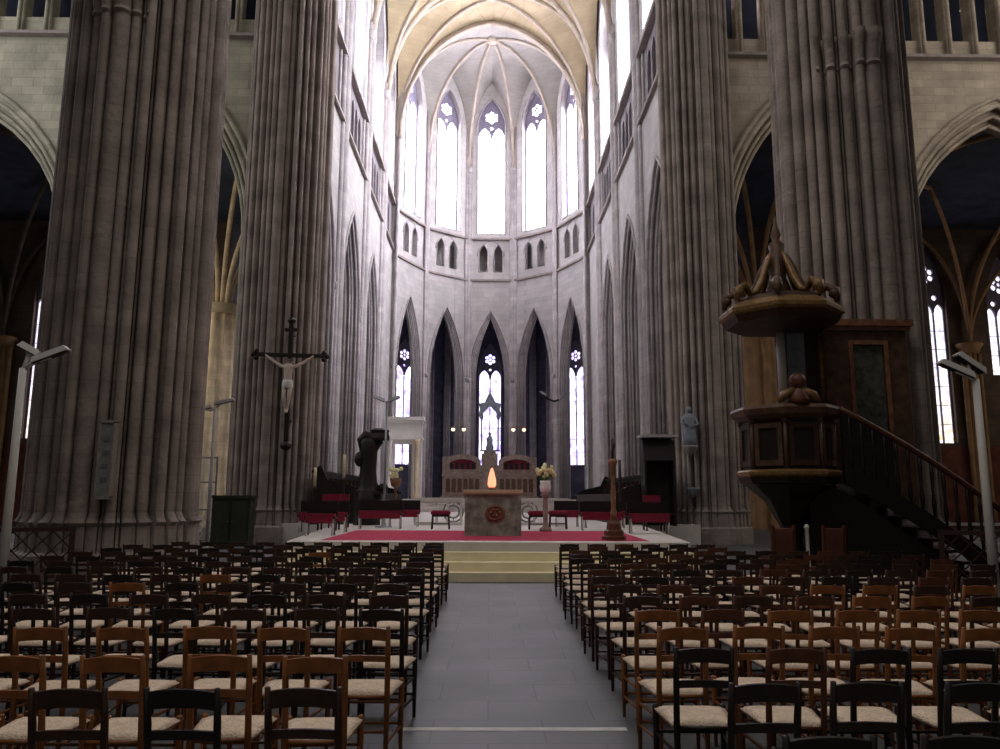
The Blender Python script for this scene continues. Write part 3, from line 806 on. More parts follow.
def stool(x, y, w, label, grp=None, z=.70):
    t = thing('red_stool', label, 'stool', (x, y, z), 0, grp)
    b = MB(); b.lathe([(w*.68, .42), (w*.72, .45), (w*.72, .50), (w*.6, .54)], n=4, rot=pi/4, sy=.7, smooth=False); b.obj('cushion', 'redcl', t)
    for sx in (-1, 1):
        for sy in (-1, 1):
            b = MB(); b.bar((sx*w*.42, sy*.13, .42), (sx*w*.46, sy*.2, 0), .035, .035); b.obj('leg', 'dwood', t)
    b = MB(); b.box(-w*.46, w*.46, -.16, .16, .36, .42); b.box(-w*.43, w*.43, -.012, .012, .14, .17); b.obj('apron', 'dwood', t)
for x, y, w, l in ((-1.42, 22.8, .55, 'dark red cushioned stool left of the stone altar by the rail'), (1.42, 22.8, .55, 'dark red cushioned stool just right of the stone altar'),
                (2.05, 23.2, .55, 'dark red cushioned stool second from the stone altar on the right')):
    stool(x, y, w, l, 'red stools beside the stone altar')
def red_bench(x, y, L, label, rz, grp):
    t = thing('red_cushioned_bench', label, 'bench', (x, y, .70), rz, grp)
    b = MB(); b.box(-L/2, L/2, -.17, .17, .40, .45); b.box(-L/2, L/2, .17, .2, .42, .82); b.obj('frame', 'dwood', t)
    b = MB(); b.box(-L/2+.03, L/2-.03, -.16, .15, .45, .52); b.box(-L/2+.05, L/2-.05, -.185, -.165, .30, .47); b.obj('cushion', 'redcl', t)
    for i in range(4):
        q = MB(); sx = -L/2 + .06 + (L-.12)*(i//2); sy = (-.14, .14)[i % 2]; q.tube([(sx, sy, .42), (sx, sy, 0)], .022, 6); q.obj('leg', 'white' if i % 2 == 0 else 'grey', t)
for i, (x, y, L, rz, l) in enumerate((
    (-4.08, 18.9, .75, .0, 'red-topped bench nearest the steps on the left'), (-4.38, 20.6, 1.3, .0, 'red-cushioned bench behind the nearest one on the left'),
    (-3.2, 22.9, 1.3, 0, 'red-cushioned bench beside the left thin lamp post'), (-2.7, 24.6, 1.0, 0, 'red-cushioned bench furthest back on the left, before the rail'),
    (4.2, 20.4, 1.1, 0, 'red-cushioned bench nearest the right pillar'), (3.2, 22.2, 1.2, 0, 'red-cushioned bench behind the brown candle post on the right'),
    (3.6, 24.2, 1.3, 0, 'red-cushioned bench in front of the right stalls'), (2.5, 25.0, .8, 0, 'red-cushioned bench furthest back on the right'))):
    red_bench(x, y, L, l, rz, 'red-cushioned benches around the altar platform')
for i, (x, y, l) in enumerate(((-4.5, 21.9, 'red-backed armchair at the left edge of the platform'), (-4.55, 23.6, 'red-backed armchair before the left choir stalls'), (4.75, 22.4, 'red-backed armchair at the right edge of the platform'))):
    t = thing('armchair', l, 'chair', (x, y, .70), 0, 'red armchairs on the platform')
    b = MB(); b.box(-.28, .28, -.25, .25, .38, .43)
    for sx in (-1, 1): b.bar((sx*.28, -.22, .66), (sx*.28, .25, .66), .05, .04); b.bar((sx*.28, -.22, .4), (sx*.28, -.22, .66), .04, .04)
    b.obj('frame', 'dwood', t)
    b = MB(); b.box(-.25, .25, -.24, .22, .43, .51); b.box(-.25, .25, .2, .27, .5, 1.0); b.obj('upholstery', 'redcl', t)
    for sx in (-1, 1):
        for sy in (-1, 1): b = MB(); b.bar((sx*.25, sy*.22, 0), (sx*.25, sy*.22, .4), .045, .045); b.obj('leg', 'dwood', t)

# ------------------------------------------------------------------ choir stalls
for sx in (-1, 1):
    t = thing('choir_stalls', 'long dark wooden choir stalls along the %s side of the choir' % ('left' if sx < 0 else 'right'), 'stalls', (sx*5.3, 33.2, .70))
    b = MB(); b.box(-.9, .9, -6.2, 6.2, 0, .18); b.obj('platform', 'dwood', t)
    b = MB(); b.box(min(sx*.72, sx*.8), max(sx*.72, sx*.8), -6.1, 6.1, .18, 1.75); b.box(sx*.76-.14, sx*.76+.14, -6.2, 6.2, 1.75, 1.83); b.obj('back_panel', 'dwood', t)
    b = MB(); b.box(min(-sx*.80, -sx*.86), max(-sx*.80, -sx*.86), -6.1, 6.1, .18, 1.0); b.box(-sx*.83-.12, -sx*.83+.12, -6.2, 6.2, 1.0, 1.06); b.obj('desk', 'dwood', t)
    b = MB(); b.box(min(sx*.3, sx*.74), max(sx*.3, sx*.74), -6.1, 6.1, .55, .62); b.obj('seat', 'bwood', t)
    for i in range(14):
        y = -6.1 + 12.2*i/13; b = MB()
        b.loops([(-.1, .18), (.72, .18), (.72, 1.6), (.55, 1.6), (.45, 1.05), (.1, .95), (-.1, .7)], [], lambda a, z, d, y=y: (sx*a, y-.03+d, z), .06)
        b.obj('divider', 'bwood', t)
    for yy in (-6.2, 6.14):
        b = MB(); b.loops([(-.88, .18), (.82, .18), (.82, 1.9), (.6, 2.0), (.35, 1.5), (-.5, 1.3), (-.8, 1.15), (-.88, 1.0)], [], lambda a, z, d, yy=yy: (sx*a, yy+d, z), .07); b.obj('end_panel', 'dwood', t)
# tall dark canopy / throne rising behind the left stalls
t = thing('throne_canopy', 'tall dark carved wooden post with overhanging canopy head above left stalls', 'furniture', (-4.05, 25.75, .70)); t.scale = (.83, .83, .83)
b = MB(); b.lathe([(.5, 0), (.5, 1.25), (.42, 1.35), (.36, 1.5), (.3, 2.2), (.33, 2.9), (.4, 3.3), (.25, 3.5)], n=12, sy=.8, flute=.08, nf=6); b.obj('trunk', 'dwood', t)
b = MB(); b.tube([(-.25, 0, 3.0), (-.3, 0, 3.35), (-.1, 0, 3.55), (.15, 0, 3.5), (.35, 0, 3.62)], [.12, .2, .24, .18, .12], 8); b.ball((-.35, 0, 2.6), .22, sz=1.4); b.obj('carved_scroll', 'dwood', t)
b = MB(); b.lathe([(.38, 0), (.42, .1), (.36, .3), (.4, .42), (.2, .5)], (.42, 0, 3.35), 8, sy=.8, smooth=False); b.tube([(.2, 0, 2.8), (.35, 0, 3.1), (.45, 0, 3.35)], [.07, .1, .14], 8); b.obj('canopy_head', 'dwood', t)
b = MB(); b.box(-.45, .75, -.35, .35, 1.2, 1.33); b.ball((.62, 0, 1.45), .2); b.obj('desk_shelf', 'dwood', t)
# right stall canopy
t = thing('stall_canopy', 'dark wooden canopied seat with pale top edge against right choir pillar', 'furniture', (5.75, 26.25, .70)); t.scale = (.87, .87, .87)
b = MB(); b.box(-.6, .6, .35, .45, .0, 3.3); b.box(-.6, -.52, -.4, .45, 0, 2.5); b.box(.52, .6, -.4, .45, 0, 2.5)
b.loops([(-.4, 2.5), (.45, 2.5), (.45, 3.4), (-.2, 3.3)], [], lambda a, z, d: (-.62+d, a, z), 1.24); b.obj('body', 'dwood', t)
b = MB(); b.box(-.72, .72, -.55, .5, 3.4, 3.5); b.obj('cornice', 'shaft', t)
b = MB(); b.box(-.52, .52, -.2, .35, .4, .5); b.obj('seat', 'bwood', t)
# tall candles near stalls
for i, (x, y, z, h, l) in enumerate(((-5.9, 26.2, .7, 1.9, 'pale tall candle post beside the left pillar'), (-4.95, 26.3, .7, 2.35, 'pale candle post left of the dark canopy'), (4.45, 26.3, .7, 2.2, 'slim dark candle post before the right stalls'))):
    t = thing('candle_post', l, 'candlestick', (x, y, z)); 
    b = MB(); b.lathe([(.16, 0), (.17, .05), (.06, .12), (.035, .3), (.035, h*.6), (.07, h*.62), (.04, h*.66)], n=10); b.obj('stand', 'bwood', t)
    b = MB(); b.tube([(0, 0, h*.66), (0, 0, h)], .05, 8); b.obj('candle', 'palecol' if i < 2 else 'bwood', t)

# ------------------------------------------------------------------ brown candle post, flower pedestal, lamp posts
t = thing('candle_post', 'tall brown wooden paschal candle post on tiered red-brown base', 'candlestick', (2.78, 17.35, .705))
b = MB(); b.lathe([(.27, 0), (.27, .08), (.22, .1), (.22, .2), (.17, .23), (.15, .36), (.10, .42), (.08, .5)], n=8, smooth=False); b.obj('base', 'rwood', t)
b = MB(); b.lathe([(.06, .48), (.075, .6), (.05, .7), (.06, 1.1), (.045, 1.15), (.055, 1.65), (.1, 1.7), (.11, 1.76), (.05, 1.8)], n=10); b.obj('shaft', 'bronze', t)
b = MB(); b.tube([(0, 0, 1.78), (0, 0, 2.25)], .03, 8); b.ball((0.02, 0, 2.1), .05, sz=1.6); b.obj('candle', 'bwood', t)
t = thing('flower_pedestal', 'cream flowers in a white vase on a slim pedestal right of altar', 'flowers', (1.555, 21.5, .705)); t.scale = (.85, .85, .95)
b = MB(); b.lathe([(.2, 0), (.2, .08), (.1, .14), (.075, .3), (.09, .8), (.08, .95), (.15, 1.02), (.17, 1.08)], n=12); b.obj('pedestal', 'brownstone', t)
b = MB(); b.lathe([(.09, 1.08), (.16, 1.14), (.19, 1.28), (.16, 1.38), (.18, 1.46)], n=14); b.obj('vase', 'whitestone', t)
b = MB()
rf = random.Random(3)
for i in range(26):
    a = rf.random()*2*pi; r = rf.random()**.6*.33; z = 1.5 + rf.random()*.38 + (.33-r)*.25
    b.ball((r*math.cos(a), r*math.sin(a)*.6, z), .05 + .025*rf.random(), 7)
b.obj('blossoms', 'petal', t)
b = MB()
for i in range(16):
    a = rf.random()*2*pi; r = .1 + rf.random()*.26; z = 1.5 + rf.random()*.3
    b.tube([(0, 0, 1.4), (r*.5*math.cos(a), r*.4*math.sin(a), 1.45+.5*(z-1.4)), (r*math.cos(a), r*.6*math.sin(a), z)], [.008, .02, .006], 5)
b.obj('leaves', 'leafy', t)
t = thing('flower_stand', 'cream flowers on a stand left by the white stone doorway', 'flowers', (-4.0, 33.0, .7))
b = MB(); b.lathe([(.2, 0), (.2, .1), (.06, .2), (.06, 1.3), (.2, 1.4), (.26, 1.7)], n=10); b.obj('stand', 'bronze', t)
b = MB()
for i in range(14):
    a = rf.random()*2*pi; r = rf.random()*.28; b.ball((r*math.cos(a), r*math.sin(a), 1.75+rf.random()*.35), .09, 7)
b.obj('blossoms', 'petal', t)

def lamp_head(t, c, az, tilt, L=.46, w=.17, d=.09, m='white'):
    """long flood lamp housing, glass underneath"""
    Mx = Matrix.Translation(c) @ Matrix.Rotation(az, 4, 'Z') @ Matrix.Rotation(tilt, 4, 'Y')
    b = MB()
    vs = [(-L/2, -w/2, 0), (L/2, -w/2, 0), (L/2, w/2, 0), (-L/2, w/2, 0), (-L*.42, -w*.32, d), (L*.42, -w*.32, d), (L*.42, w*.32, d), (-L*.42, w*.32, d)]
    b.add([Mx @ Vector(v) for v in vs], [(0, 3, 2, 1), (4, 5, 6, 7), (0, 1, 5, 4), (1, 2, 6, 5), (2, 3, 7, 6), (3, 0, 4, 7)])
    h = b.obj('lamp_head', m, t)
    g = MB(); g.box(-L*.44, L*.44, -w*.4, w*.4, -.012, 0, Mx); g.obj('lens', 'lens', h)
def post(name, label, x, y, z0, h, heads, r=.045, m='white', base=True):
    t = thing(name, label, 'lamp post', (x, y, z0))
    b = MB(); b.tube([(0, 0, .04), (0, 0, h*.5), (0, 0, h)], [r*1.35, r*1.15, r], 10); b.obj('pole', m, t)
    b = MB(); b.lathe([(.26, 0), (.26, .03), (.08, .06), (.06, .3)], n=16); b.obj('base', m, t)
    b = MB(); b.tube([(0, 0, h-.02), (heads[0][0][0]*.5, heads[0][0][1], heads[0][0][2]-.06), heads[0][0]], r*.6, 6)
    if len(heads) > 1: b.tube([(0, 0, h-.02), (heads[1][0][0]*.5, heads[1][0][1], heads[1][0][2]-.06), heads[1][0]], r*.6, 6)
    b.obj('bracket', m, t)
    for c, az, ti, L in heads: lamp_head(t, c, az, ti, L, w=.14 if L > .5 else .17, m=m)
    return t
post('floodlight_post', 'white post with two floodlights at the far left edge', -6.75, 11, 0, 3.45, [((.38, 0, 3.62), 0, -.38, .56), ((-.02, .1, 3.72), .3, .5, .3)], .05)
post('floodlight_post', 'white post with two floodlights near the right edge by the barrier', 7.12, 11, 0, 3.38, [((-.28, 0, 3.5), 0, .42, .56), ((.02, .15, 3.62), 0, .62, .5)], .05)
post('floodlight_post', 'thin post with small floodlight between the two left pillars', -7.9, 22, 0, 4.15, [((.25, 0, 4.28), 0, -.22, .6), ((-.3, 0, 4.1), 0, -.2, .4)], .04, 'shaft')
post('floodlight_post', 'thin grey lamp post standing on the platform left of the altar', -3.25, 24, .7, 3.9, [((.25, 0, 3.95), 0, -.35, .4), ((-.25, 0, 3.95), 0, .35, .4)], .03, 'grey')
t = thing('wall_floodlight', 'paired small dark floodlights bracketed on apse pillar at right', 'lamp', (5.0, 58.7, 9.1))
b = MB(); b.tube([(-.9, 0, .35), (-.5, 0, 0), (0, .3, -.12), (.5, 0, 0), (.9, 0, .35)], .09, 6); b.obj('bracket', 'lens', t)
lamp_head(t, (-.95, 0, .4), 0, .5, .6, .3, .15, 'grey'); lamp_head(t, (.95, 0, .4), 0, -.5, .6, .3, .15, 'grey')

# ------------------------------------------------------------------ white stone monument in the left apse bay
t = thing('stone_monument', 'white limestone doorway monument under the left apse arch', 'monument', (-5.72, 52.2, 1.45))
b = MB()
b.loops([(-1.3, 0), (-.75, 0), (-.75, 3.7), (.45, 3.7), (.45, 0), (1.1, 0), (1.1, 5.3), (-1.3, 5.3)], [], lambda a, z, d: (a, d, z), .5); b.obj('portal', 'whitestone', t)
b = MB(); b.box(-1.45, 1.25, -.2, .6, 5.3, 5.55); b.box(-1.35, 1.15, -.12, .55, 5.1, 5.3); b.box(-1.4, 1.2, -.15, .55, 4.0, 4.12); b.obj('cornice', 'whitestone', t)
for x in (-1.05, .78): b = MB(); b.lathe([(.2, 0), (.2, .3), (.14, .4), (.13, 3.6), (.2, 3.8), (.22, 4.0)], (x, -.2, 0), 12); b.obj('column', 'palecol' if x > 0 else 'whitestone', t)

# ------------------------------------------------------------------ crucifix
t = thing('crucifix', 'large dark wooden crucifix with pale figure hanging on the left pillar', 'crucifix', (-7.08, 26.72, 3.3))
b = MB()
for z in (.9, 4.0): b.box(-.05, .05, .05, .45, z, z+.1)
b.obj('wall_bracket', 'dwood', t)
b = MB(); b.box(-.075, .075, -.07, .07, 0, 4.45); b.lathe([(.1, 4.4), (.16, 4.5), (.06, 4.65)], n=6)
b.box(-.22, .22, -.075, .075, 4.12, 4.22); b.ball((0, 0, .05), .2, sz=.8); b.obj('upright', 'dwood', t)
b = MB(); b.bar((-1.2, 0, 3.28), (1.2, 0, 3.22), .13, .13)
for sx in (-1, 1):
    for q in (-1, 1): b.ball((sx*1.2, 0, 3.25 + q*.11 - sx*.03), .1)
    b.ball((sx*1.3, 0, 3.25 - sx*.03), .1)
b.obj('crossbar', 'dwood', t)
def skinned(name, m, pts, edges, radii, parent, root=0, lv=2):
    me = bpy.data.meshes.new(name); me.from_pydata(pts, edges, []); me.update()
    o = bpy.data.objects.new(name, me); COL.objects.link(o); o.parent = parent
    sk = o.modifiers.new('skin', 'SKIN'); sk.use_smooth_shade = True
    for i, r in enumerate(radii):
        v = me.skin_vertices[0].data[i]; v.radius = r if isinstance(r, tuple) else (r, r); v.use_root = (i == root)
    sb = o.modifiers.new('sub', 'SUBSURF'); sb.levels = lv; sb.render_levels = lv
    me.materials.append(M[m]); return o
P_ = [(0, -.16, 2.25), (0, -.18, 2.45), (0, -.19, 2.68), (0.0, -.17, 2.84), (.03, -.2, 2.93), (.05, -.24, 3.08),
      (-.19, -.16, 2.80), (-.48, -.13, 2.98), (-.78, -.1, 3.20), (-.86, -.1, 3.26), (.19, -.16, 2.80), (.48, -.13, 2.95), (.78, -.1, 3.16), (.86, -.1, 3.22),
      (-.10, -.16, 2.17), (-.09, -.26, 1.75), (-.03, -.15, 1.32), (-.02, -.22, 1.18), (.10, -.16, 2.17), (.09, -.26, 1.75), (.03, -.16, 1.32), (.03, -.24, 1.18)]
E_ = [(0, 1), (1, 2), (2, 3), (3, 4), (4, 5), (3, 6), (6, 7), (7, 8), (8, 9), (3, 10), (10, 11), (11, 12), (12, 13), (0, 14), (14, 15), (15, 16), (16, 17), (0, 18), (18, 19), (19, 20), (20, 21)]
R_ = [(.14, .1), (.13, .09), (.17, .11), (.13, .09), .055, (.10, .11), .07, .055, .04, .035, .07, .055, .04, .035, .09, .07, .045, .035, .09, .07, .045, .035]
skinned('figure', 'skin', P_, E_, R_, t)
b = MB(); b.lathe([(.15, 2.02), (.19, 2.12), (.18, 2.28), (.15, 2.34)], (0, -.17, 0), 12, sy=.8, flute=.05); b.obj('loincloth', 'white', t)

# ------------------------------------------------------------------ plaque, statue, small cabinet, grille
t = thing('plaque', 'tall narrow grey slate tablet fixed to the left front pillar', 'plaque', (-6.93, 13.98, 1.60))
b = MB(); b.box(-.125, .125, -.03, .1, 0, 1.36); b.obj('panel', 'plaque', t)
b = MB()
for a in ((-.14, -.11, 0, 1.36), (.11, .14, 0, 1.36), (-.14, .14, -.03, .02), (-.14, .14, 1.34, 1.39)): b.box(a[0], a[1], -.05, .1, a[2], a[3])
b.obj('frame', 'trim', t)
b = MB()
for i in range(4): b.box(-.06, .06, -.037, -.03, .28 + i*.24, .36 + i*.24)
b.obj('carved_marks', 'grey', t)
t = thing('statue', 'small blue-grey robed statue on a bracket on the right choir pillar', 'statue', (7.12, 27.2, 3.42))
b = MB(); b.lathe([(.06, -.35), (.16, -.2), (.28, -.02), (.3, .05)], n=10); b.obj('bracket', 'trim', t)
b = MB(); b.lathe([(.26, .05), (.25, .3), (.19, .75), (.22, 1.0), (.2, 1.12), (.08, 1.2), (.05, 1.22)], n=18, sy=.7, flute=.05, nf=7)
b.tube([(-.2, 0, 1.05), (-.28, -.05, .85), (-.12, -.2, .78)], [.06, .06, .04], 8); b.tube([(.2, 0, 1.05), (.3, -.04, .82), (.1, -.2, .72)], [.06, .06, .04], 8)
b.ball((0, -.02, 1.33), .105, sz=1.2); b.obj('robed_figure', 'bluegrey', t)
t = thing('holy_water_bracket', 'small blue-grey ledge low on the right choir pillar', 'bracket', (7.2, 27.22, 1.9))
b = MB(); b.lathe([(.04, -.25), (.1, -.1), (.22, .02), (.24, .1)], n=10); b.obj('bowl', 'bluegrey', t)
t = thing('cabinet', 'small dark green wooden cabinet at the foot of the left pillar', 'cabinet', (-8.55, 26.1, 0))
b = MB(); b.box(-.62, .62, -.3, .3, 0, 1.55); b.box(-.68, .68, -.34, .34, 1.55, 1.65); b.obj('body', 'greenwood', t)
for sx in (-1, 1): b = MB(); b.box(sx*.3-.26, sx*.3+.26, -.33, -.3, .1, 1.45); d = b.obj('door', 'greenwood', t); q = MB(); q.ball((sx*.08, -.34, .8), .025); q.obj('knob', 'gold', d)
t = thing('iron_gate', 'pale openwork iron gate leaf between the two left pillars', 'gate', (-9.9, 27.2, 0))
b = MB()
for x in (-.32, .32): b.bar((x, 0, 0), (x, 0, 3.0), .05, .05)
for z in (.1, 1.15, 2.1, 2.95): b.bar((-.32, 0, z), (.32, 0, z), .05, .05)
b.obj('frame', 'grey', t)
b = MB()
for r_ in range(4):
    for c_ in range(2):
        cx, cz = -.16 + .32*c_, .32 + r_*.24
        b.tube([(cx + .11*math.cos(2*pi*i/12), 0, cz + .11*math.sin(2*pi*i/12)) for i in range(12)], .018, 5, closed=True)
for k in range(4): b.bar((-.2+.133*k, 0, 1.15), (-.2+.133*k, 0, 2.95), .025, .025)
b.obj('scrollwork', 'white', t)

# ------------------------------------------------------------------ lattice barriers
def lattice(label, a, b_, h):
    L = math.hypot(b_[0]-a[0], b_[1]-a[1]); rz = math.atan2(b_[1]-a[1], b_[0]-a[0])
    t = thing('lattice_barrier', label, 'barrier', (a[0], a[1], 0), rz, 'folding wooden lattice barriers')
    for x in (0, L):
        b = MB(); b.box(x-.045, x+.045, -.045, .045, 0, h); b.obj('post', 'bwood', t)
    b = MB(); b.box(.04, L-.04, -.03, .03, h-.08, h-.01); b.box(.04, L-.04, -.03, .03, .08, .14); b.obj('rail', 'bwood', t)
    b = MB(); n = max(2, round(L/.30)); H = h-.2
    for i in range(-3, n+1):
        for sg in (-1, 1):
            x0 = i*L/n; x1 = x0 + L/n*3
            p, q = (x0, .12), (x1, .12 + H)
            # clip to 0..L
            u0 = max(0, (0-x0)/(x1-x0)); u1 = min(1, (L-x0)/(x1-x0))
            if u1 <= u0: continue
            A_ = (x0 + (x1-x0)*u0, p[1] + H*u0); B_ = (x0 + (x1-x0)*u1, p[1] + H*u1)
            if sg < 0: A_ = (L-A_[0], A_[1]); B_ = (L-B_[0], B_[1])
            b.bar((A_[0], sg*.012, A_[1]), (B_[0], sg*.012, B_[1]), .022, .065, up=(0, 1, 0))
    b.obj('lattice', 'bwood', t)
lattice('brown wooden lattice barrier at the far left beside the pillar', (-8.35, 12.7), (-7.1, 13.4), 1.12)
lattice('dark wooden lattice barrier at the far right beyond the pulpit stairs', (7.75, 13.3), (8.95, 12.6), 1.12)
t = thing('white_rail', 'two-bar pale rail behind the right lattice barrier', 'rail', (8.2, 15.2, 0))
b = MB()
for z in (1.18, .82): b.bar((-.2, -.9, z), (2.6, -.9, z), .05, .05)
b.obj('bar', 'white', t)
for x in (.1, 2.4): b = MB(); b.bar((x, -.9, 0), (x, -.9, 1.2), .05, .05); b.obj('post', 'white', t)

# ------------------------------------------------------------------ pulpit
t = thing('pulpit', 'dark carved wooden pulpit with gilded sounding board and side stair', 'pulpit', (5.42, 13.9, 0))
OCT = pi/8
def drum(b, prof, c=(0, 0, 0), n=8, rot=OCT): b.lathe(prof, c, n, rot=rot, smooth=False)
b = MB(); drum(b, [(.28, .0), (.30, .12), (.22, .2), (.17, .9), (.2, 1.15), (.45, 1.6), (.78, 1.88)]); b.obj('stem', 'dwood', t)
b = MB(); drum(b, [(.84, 1.9), (.88, 2.0), (.84, 2.06), (.80, 2.1), (.80, 3.0), (.84, 3.05)]); body = b.obj('drum', 'dwood', t)
b = MB(); drum(b, [(.86, 2.0), (.92, 2.05), (.92, 2.10), (.84, 2.14)]); b.obj('gilded_moulding', 'gold', body)
b = MB(); drum(b, [(.84, 3.03), (.95, 3.1), (.98, 3.2), (.94, 3.26), (.84, 3.27)]); b.obj('parapet_rail', 'panelwood', body)
for k in range(8):
    a = k*pi/4; rr = .80*math.cos(pi/8)
    Mx = Matrix.Rotation(a + pi/2, 4, 'Z')
    p = MB(); 
    for q in ((-.22, .22, .02, .04), ): pass
    fr_ = lambda s, z, d, Mx=Mx, rr=rr: Mx @ Vector((s, -rr - .03 + d, z))
    p.loops([(-.25, 2.2), (.25, 2.2), (.25, 2.95), (-.25, 2.95)], [[(-.17, 2.3), (.17, 2.3), (.17, 2.86), (-.17, 2.86)]], fr_, .05)
    p.obj('panel_frame', 'panelwood' if k % 2 else 'bwood', body)
    p = MB(); v = Mx @ Vector((.305, -rr + .0, 0)); p.tube([(v.x, v.y, 2.15), (v.x, v.y, 3.0)], .035, 8); p.lathe([(.05, 2.95), (.06, 3.03)], (v.x, v.y, 0), 8); p.obj('corner_column', 'panelwood', body)
# carved putto-like ornament on the rail
b = MB(); b.ball((-.05, -.75, 3.66), .15); b.lathe([(.2, 3.27), (.2, 3.35), (.12, 3.5), (.08, 3.56)], (-.05, -.75, 0), 10)
b.obj('carved_finial', 'rwood', t)
b = MB()
for sx in (-1, 1): b.tube([(-.05+sx*.08, -.78, 3.5), (-.05+sx*.25, -.78, 3.42), (-.05+sx*.36, -.76, 3.3)], [.07, .08, .04], 8)
b.obj('leaf_scrolls', 'gold', t)
# backboard with white and dark panels between drum and canopy
b = MB(); b.box(.10, .98, .5, .6, 3.2, 4.9); bb = b.obj('backboard', 'bwood', t)
b = MB(); b.tube([(.16, .45, 3.3), (.16, .45, 4.85)], .085, 12); b.obj('pale_column', 'white', bb)
b = MB(); b.tube([(.92, .45, 3.3), (.92, .45, 4.85)], .06, 12); b.obj('gilded_column', 'gold', bb)
b = MB(); b.box(.28, .62, .47, .5, 3.4, 4.8); b.obj('dark_panel', 'bluegrey', bb)
# sounding board
cz = 4.78
b = MB(); drum(b, [(.55, cz), (.98, cz+.02), (1.03, cz+.10), (1.06, cz+.16)]); cn = b.obj('sounding_board', 'bwood', t)
b = MB(); drum(b, [(1.05, cz+.15), (1.12, cz+.2), (1.12, cz+.27), (1.02, cz+.36), (.9, cz+.42)]); b.obj('gilded_cornice', 'gold', cn)
b = MB(); drum(b, [(.92, cz+.40), (.75, cz+.52), (.5, cz+.6)], n=8); b.obj('cap', 'bwood', cn)
for k in range(8):
    a = k*pi/4 + OCT; ca, sa = math.cos(a), math.sin(a); s_ = MB()
    pr = [(1.0, .42), (.98, .62), (.82, .72), (.68, .58), (.55, .62), (.40, .85), (.30, 1.1), (.18, 1.35), (.14, 1.42)]
    s_.tube([(r*ca, r*sa, cz+z) for r, z in pr], [.05, .09, .08, .055, .06, .065, .06, .05, .04], 8)
    s_.ball((.95*ca, .95*sa, cz+.58), .1)
    s_.obj('scroll_volute', 'panelwood' if k % 2 else 'gold', cn)
b = MB(); b.lathe([(.2, .5), (.24, .7), (.15, .95), (.17, 1.2), (.22, 1.35), (.12, 1.45), (.15, 1.6), (.06, 1.7), (.1, 1.8), (.05, 1.95), (.01, 2.2)], (0, 0, cz), 12); b.obj('finial', 'panelwood', cn)
# framed panelling on the pillar face beside the drum
b = MB(); b.loops([(.95, 1.5), (2.55, 1.5), (2.55, 4.9), (.95, 4.9)], [[(1.5, 2.0), (2.1, 2.0), (2.1, 4.55), (1.5, 4.55)]], lambda s, z, d: (s, .38+d, z), .12); pn = b.obj('wall_panelling', 'panelwood', t)
b = MB(); b.box(1.45, 2.15, .44, .48, 1.9, 4.6); b.obj('dark_marble_panel', 'marble', pn)
b = MB(); b.loops([(1.42, 1.93), (2.18, 1.93), (2.18, 4.63), (1.42, 4.63)], [[(1.5, 2.0), (2.1, 2.0), (2.1, 4.55), (1.5, 4.55)]], lambda s, z, d: (s, .35+d, z), .05); b.obj('gilded_frame', 'bronze', pn)
b = MB(); b.box(.85, 2.65, .25, .5, 4.9, 5.02); b.box(.9, 2.6, .3, .5, 4.82, 4.9); b.obj('panel_cornice', 'bronze', pn)
# stair
N = 11; x0s, x1s = .75, 3.55; zt0, zt1 = 2.1, .19
stp = MB()
for i in range(N):
    xa = x0s + (x1s-x0s)*i/N; z = zt0 + (zt1-zt0)*i/(N-1); stp.box(xa-.02, xa + (x1s-x0s)/N + .03, -.42, .32, z-.05, z)
    stp.box(xa, xa+.03, -.4, .3, max(0, z-.2), z)
stp.obj('step', 'bwood', t)
def zr(x): return 3.22 + (1.35-3.22)*((x-.8)/2.85)
b = MB(); pts = [(.8 + 2.85*i/8, zr(.8 + 2.85*i/8) + .10*math.sin(pi*i/8)) for i in range(9)]
low = [(x, max(.0, z - 1.05)) for x, z in pts]
b.loops([(x, max(.02, z-.98)) for x, z in pts] + [(x, max(0, z-1.32)) for x, z in pts[::-1]], [], lambda a, z, d: (a, -.48+d, z), .06); b.obj('stringer', 'dwood', t)
for i in range(14):
    x = .95 + 2.6*i/13; z = zr(x) + .10*math.sin(pi*(x-.8)/2.85)
    q = MB(); q.lathe([(.022, max(.0, z-1.0)), (.04, z-.75), (.022, z-.55), (.035, z-.25), (.022, z)], (x, -.45, 0), 8); q.obj('baluster', 'dwood', t)
b = MB(); b.loops([(.8, 1.9), (.8, 3.2), (1.7, 2.68), (1.7, 1.45)], [], lambda a, z, d: (a, -.47+d, z), .04); b.obj('balustrade_panel', 'dwood', t)
b = MB(); b.tube([(x, -.45, z) for x, z in pts], .055, 8); b.obj('handrail', 'rwood', t)
b = MB(); b.box(3.58, 3.72, -.52, -.38, 0, 1.5); b.ball((3.65, -.45, 1.56), .09); b.obj('newel_post', 'dwood', t)
b = MB(); b.loops([(.2, 0), (3.45, 0), (3.2, .12), (.8, 1.78), (.2, 1.85)], [], lambda a, z, d: (a, -.38+d, z), .66); b.obj('stair_base', 'dwood', t)
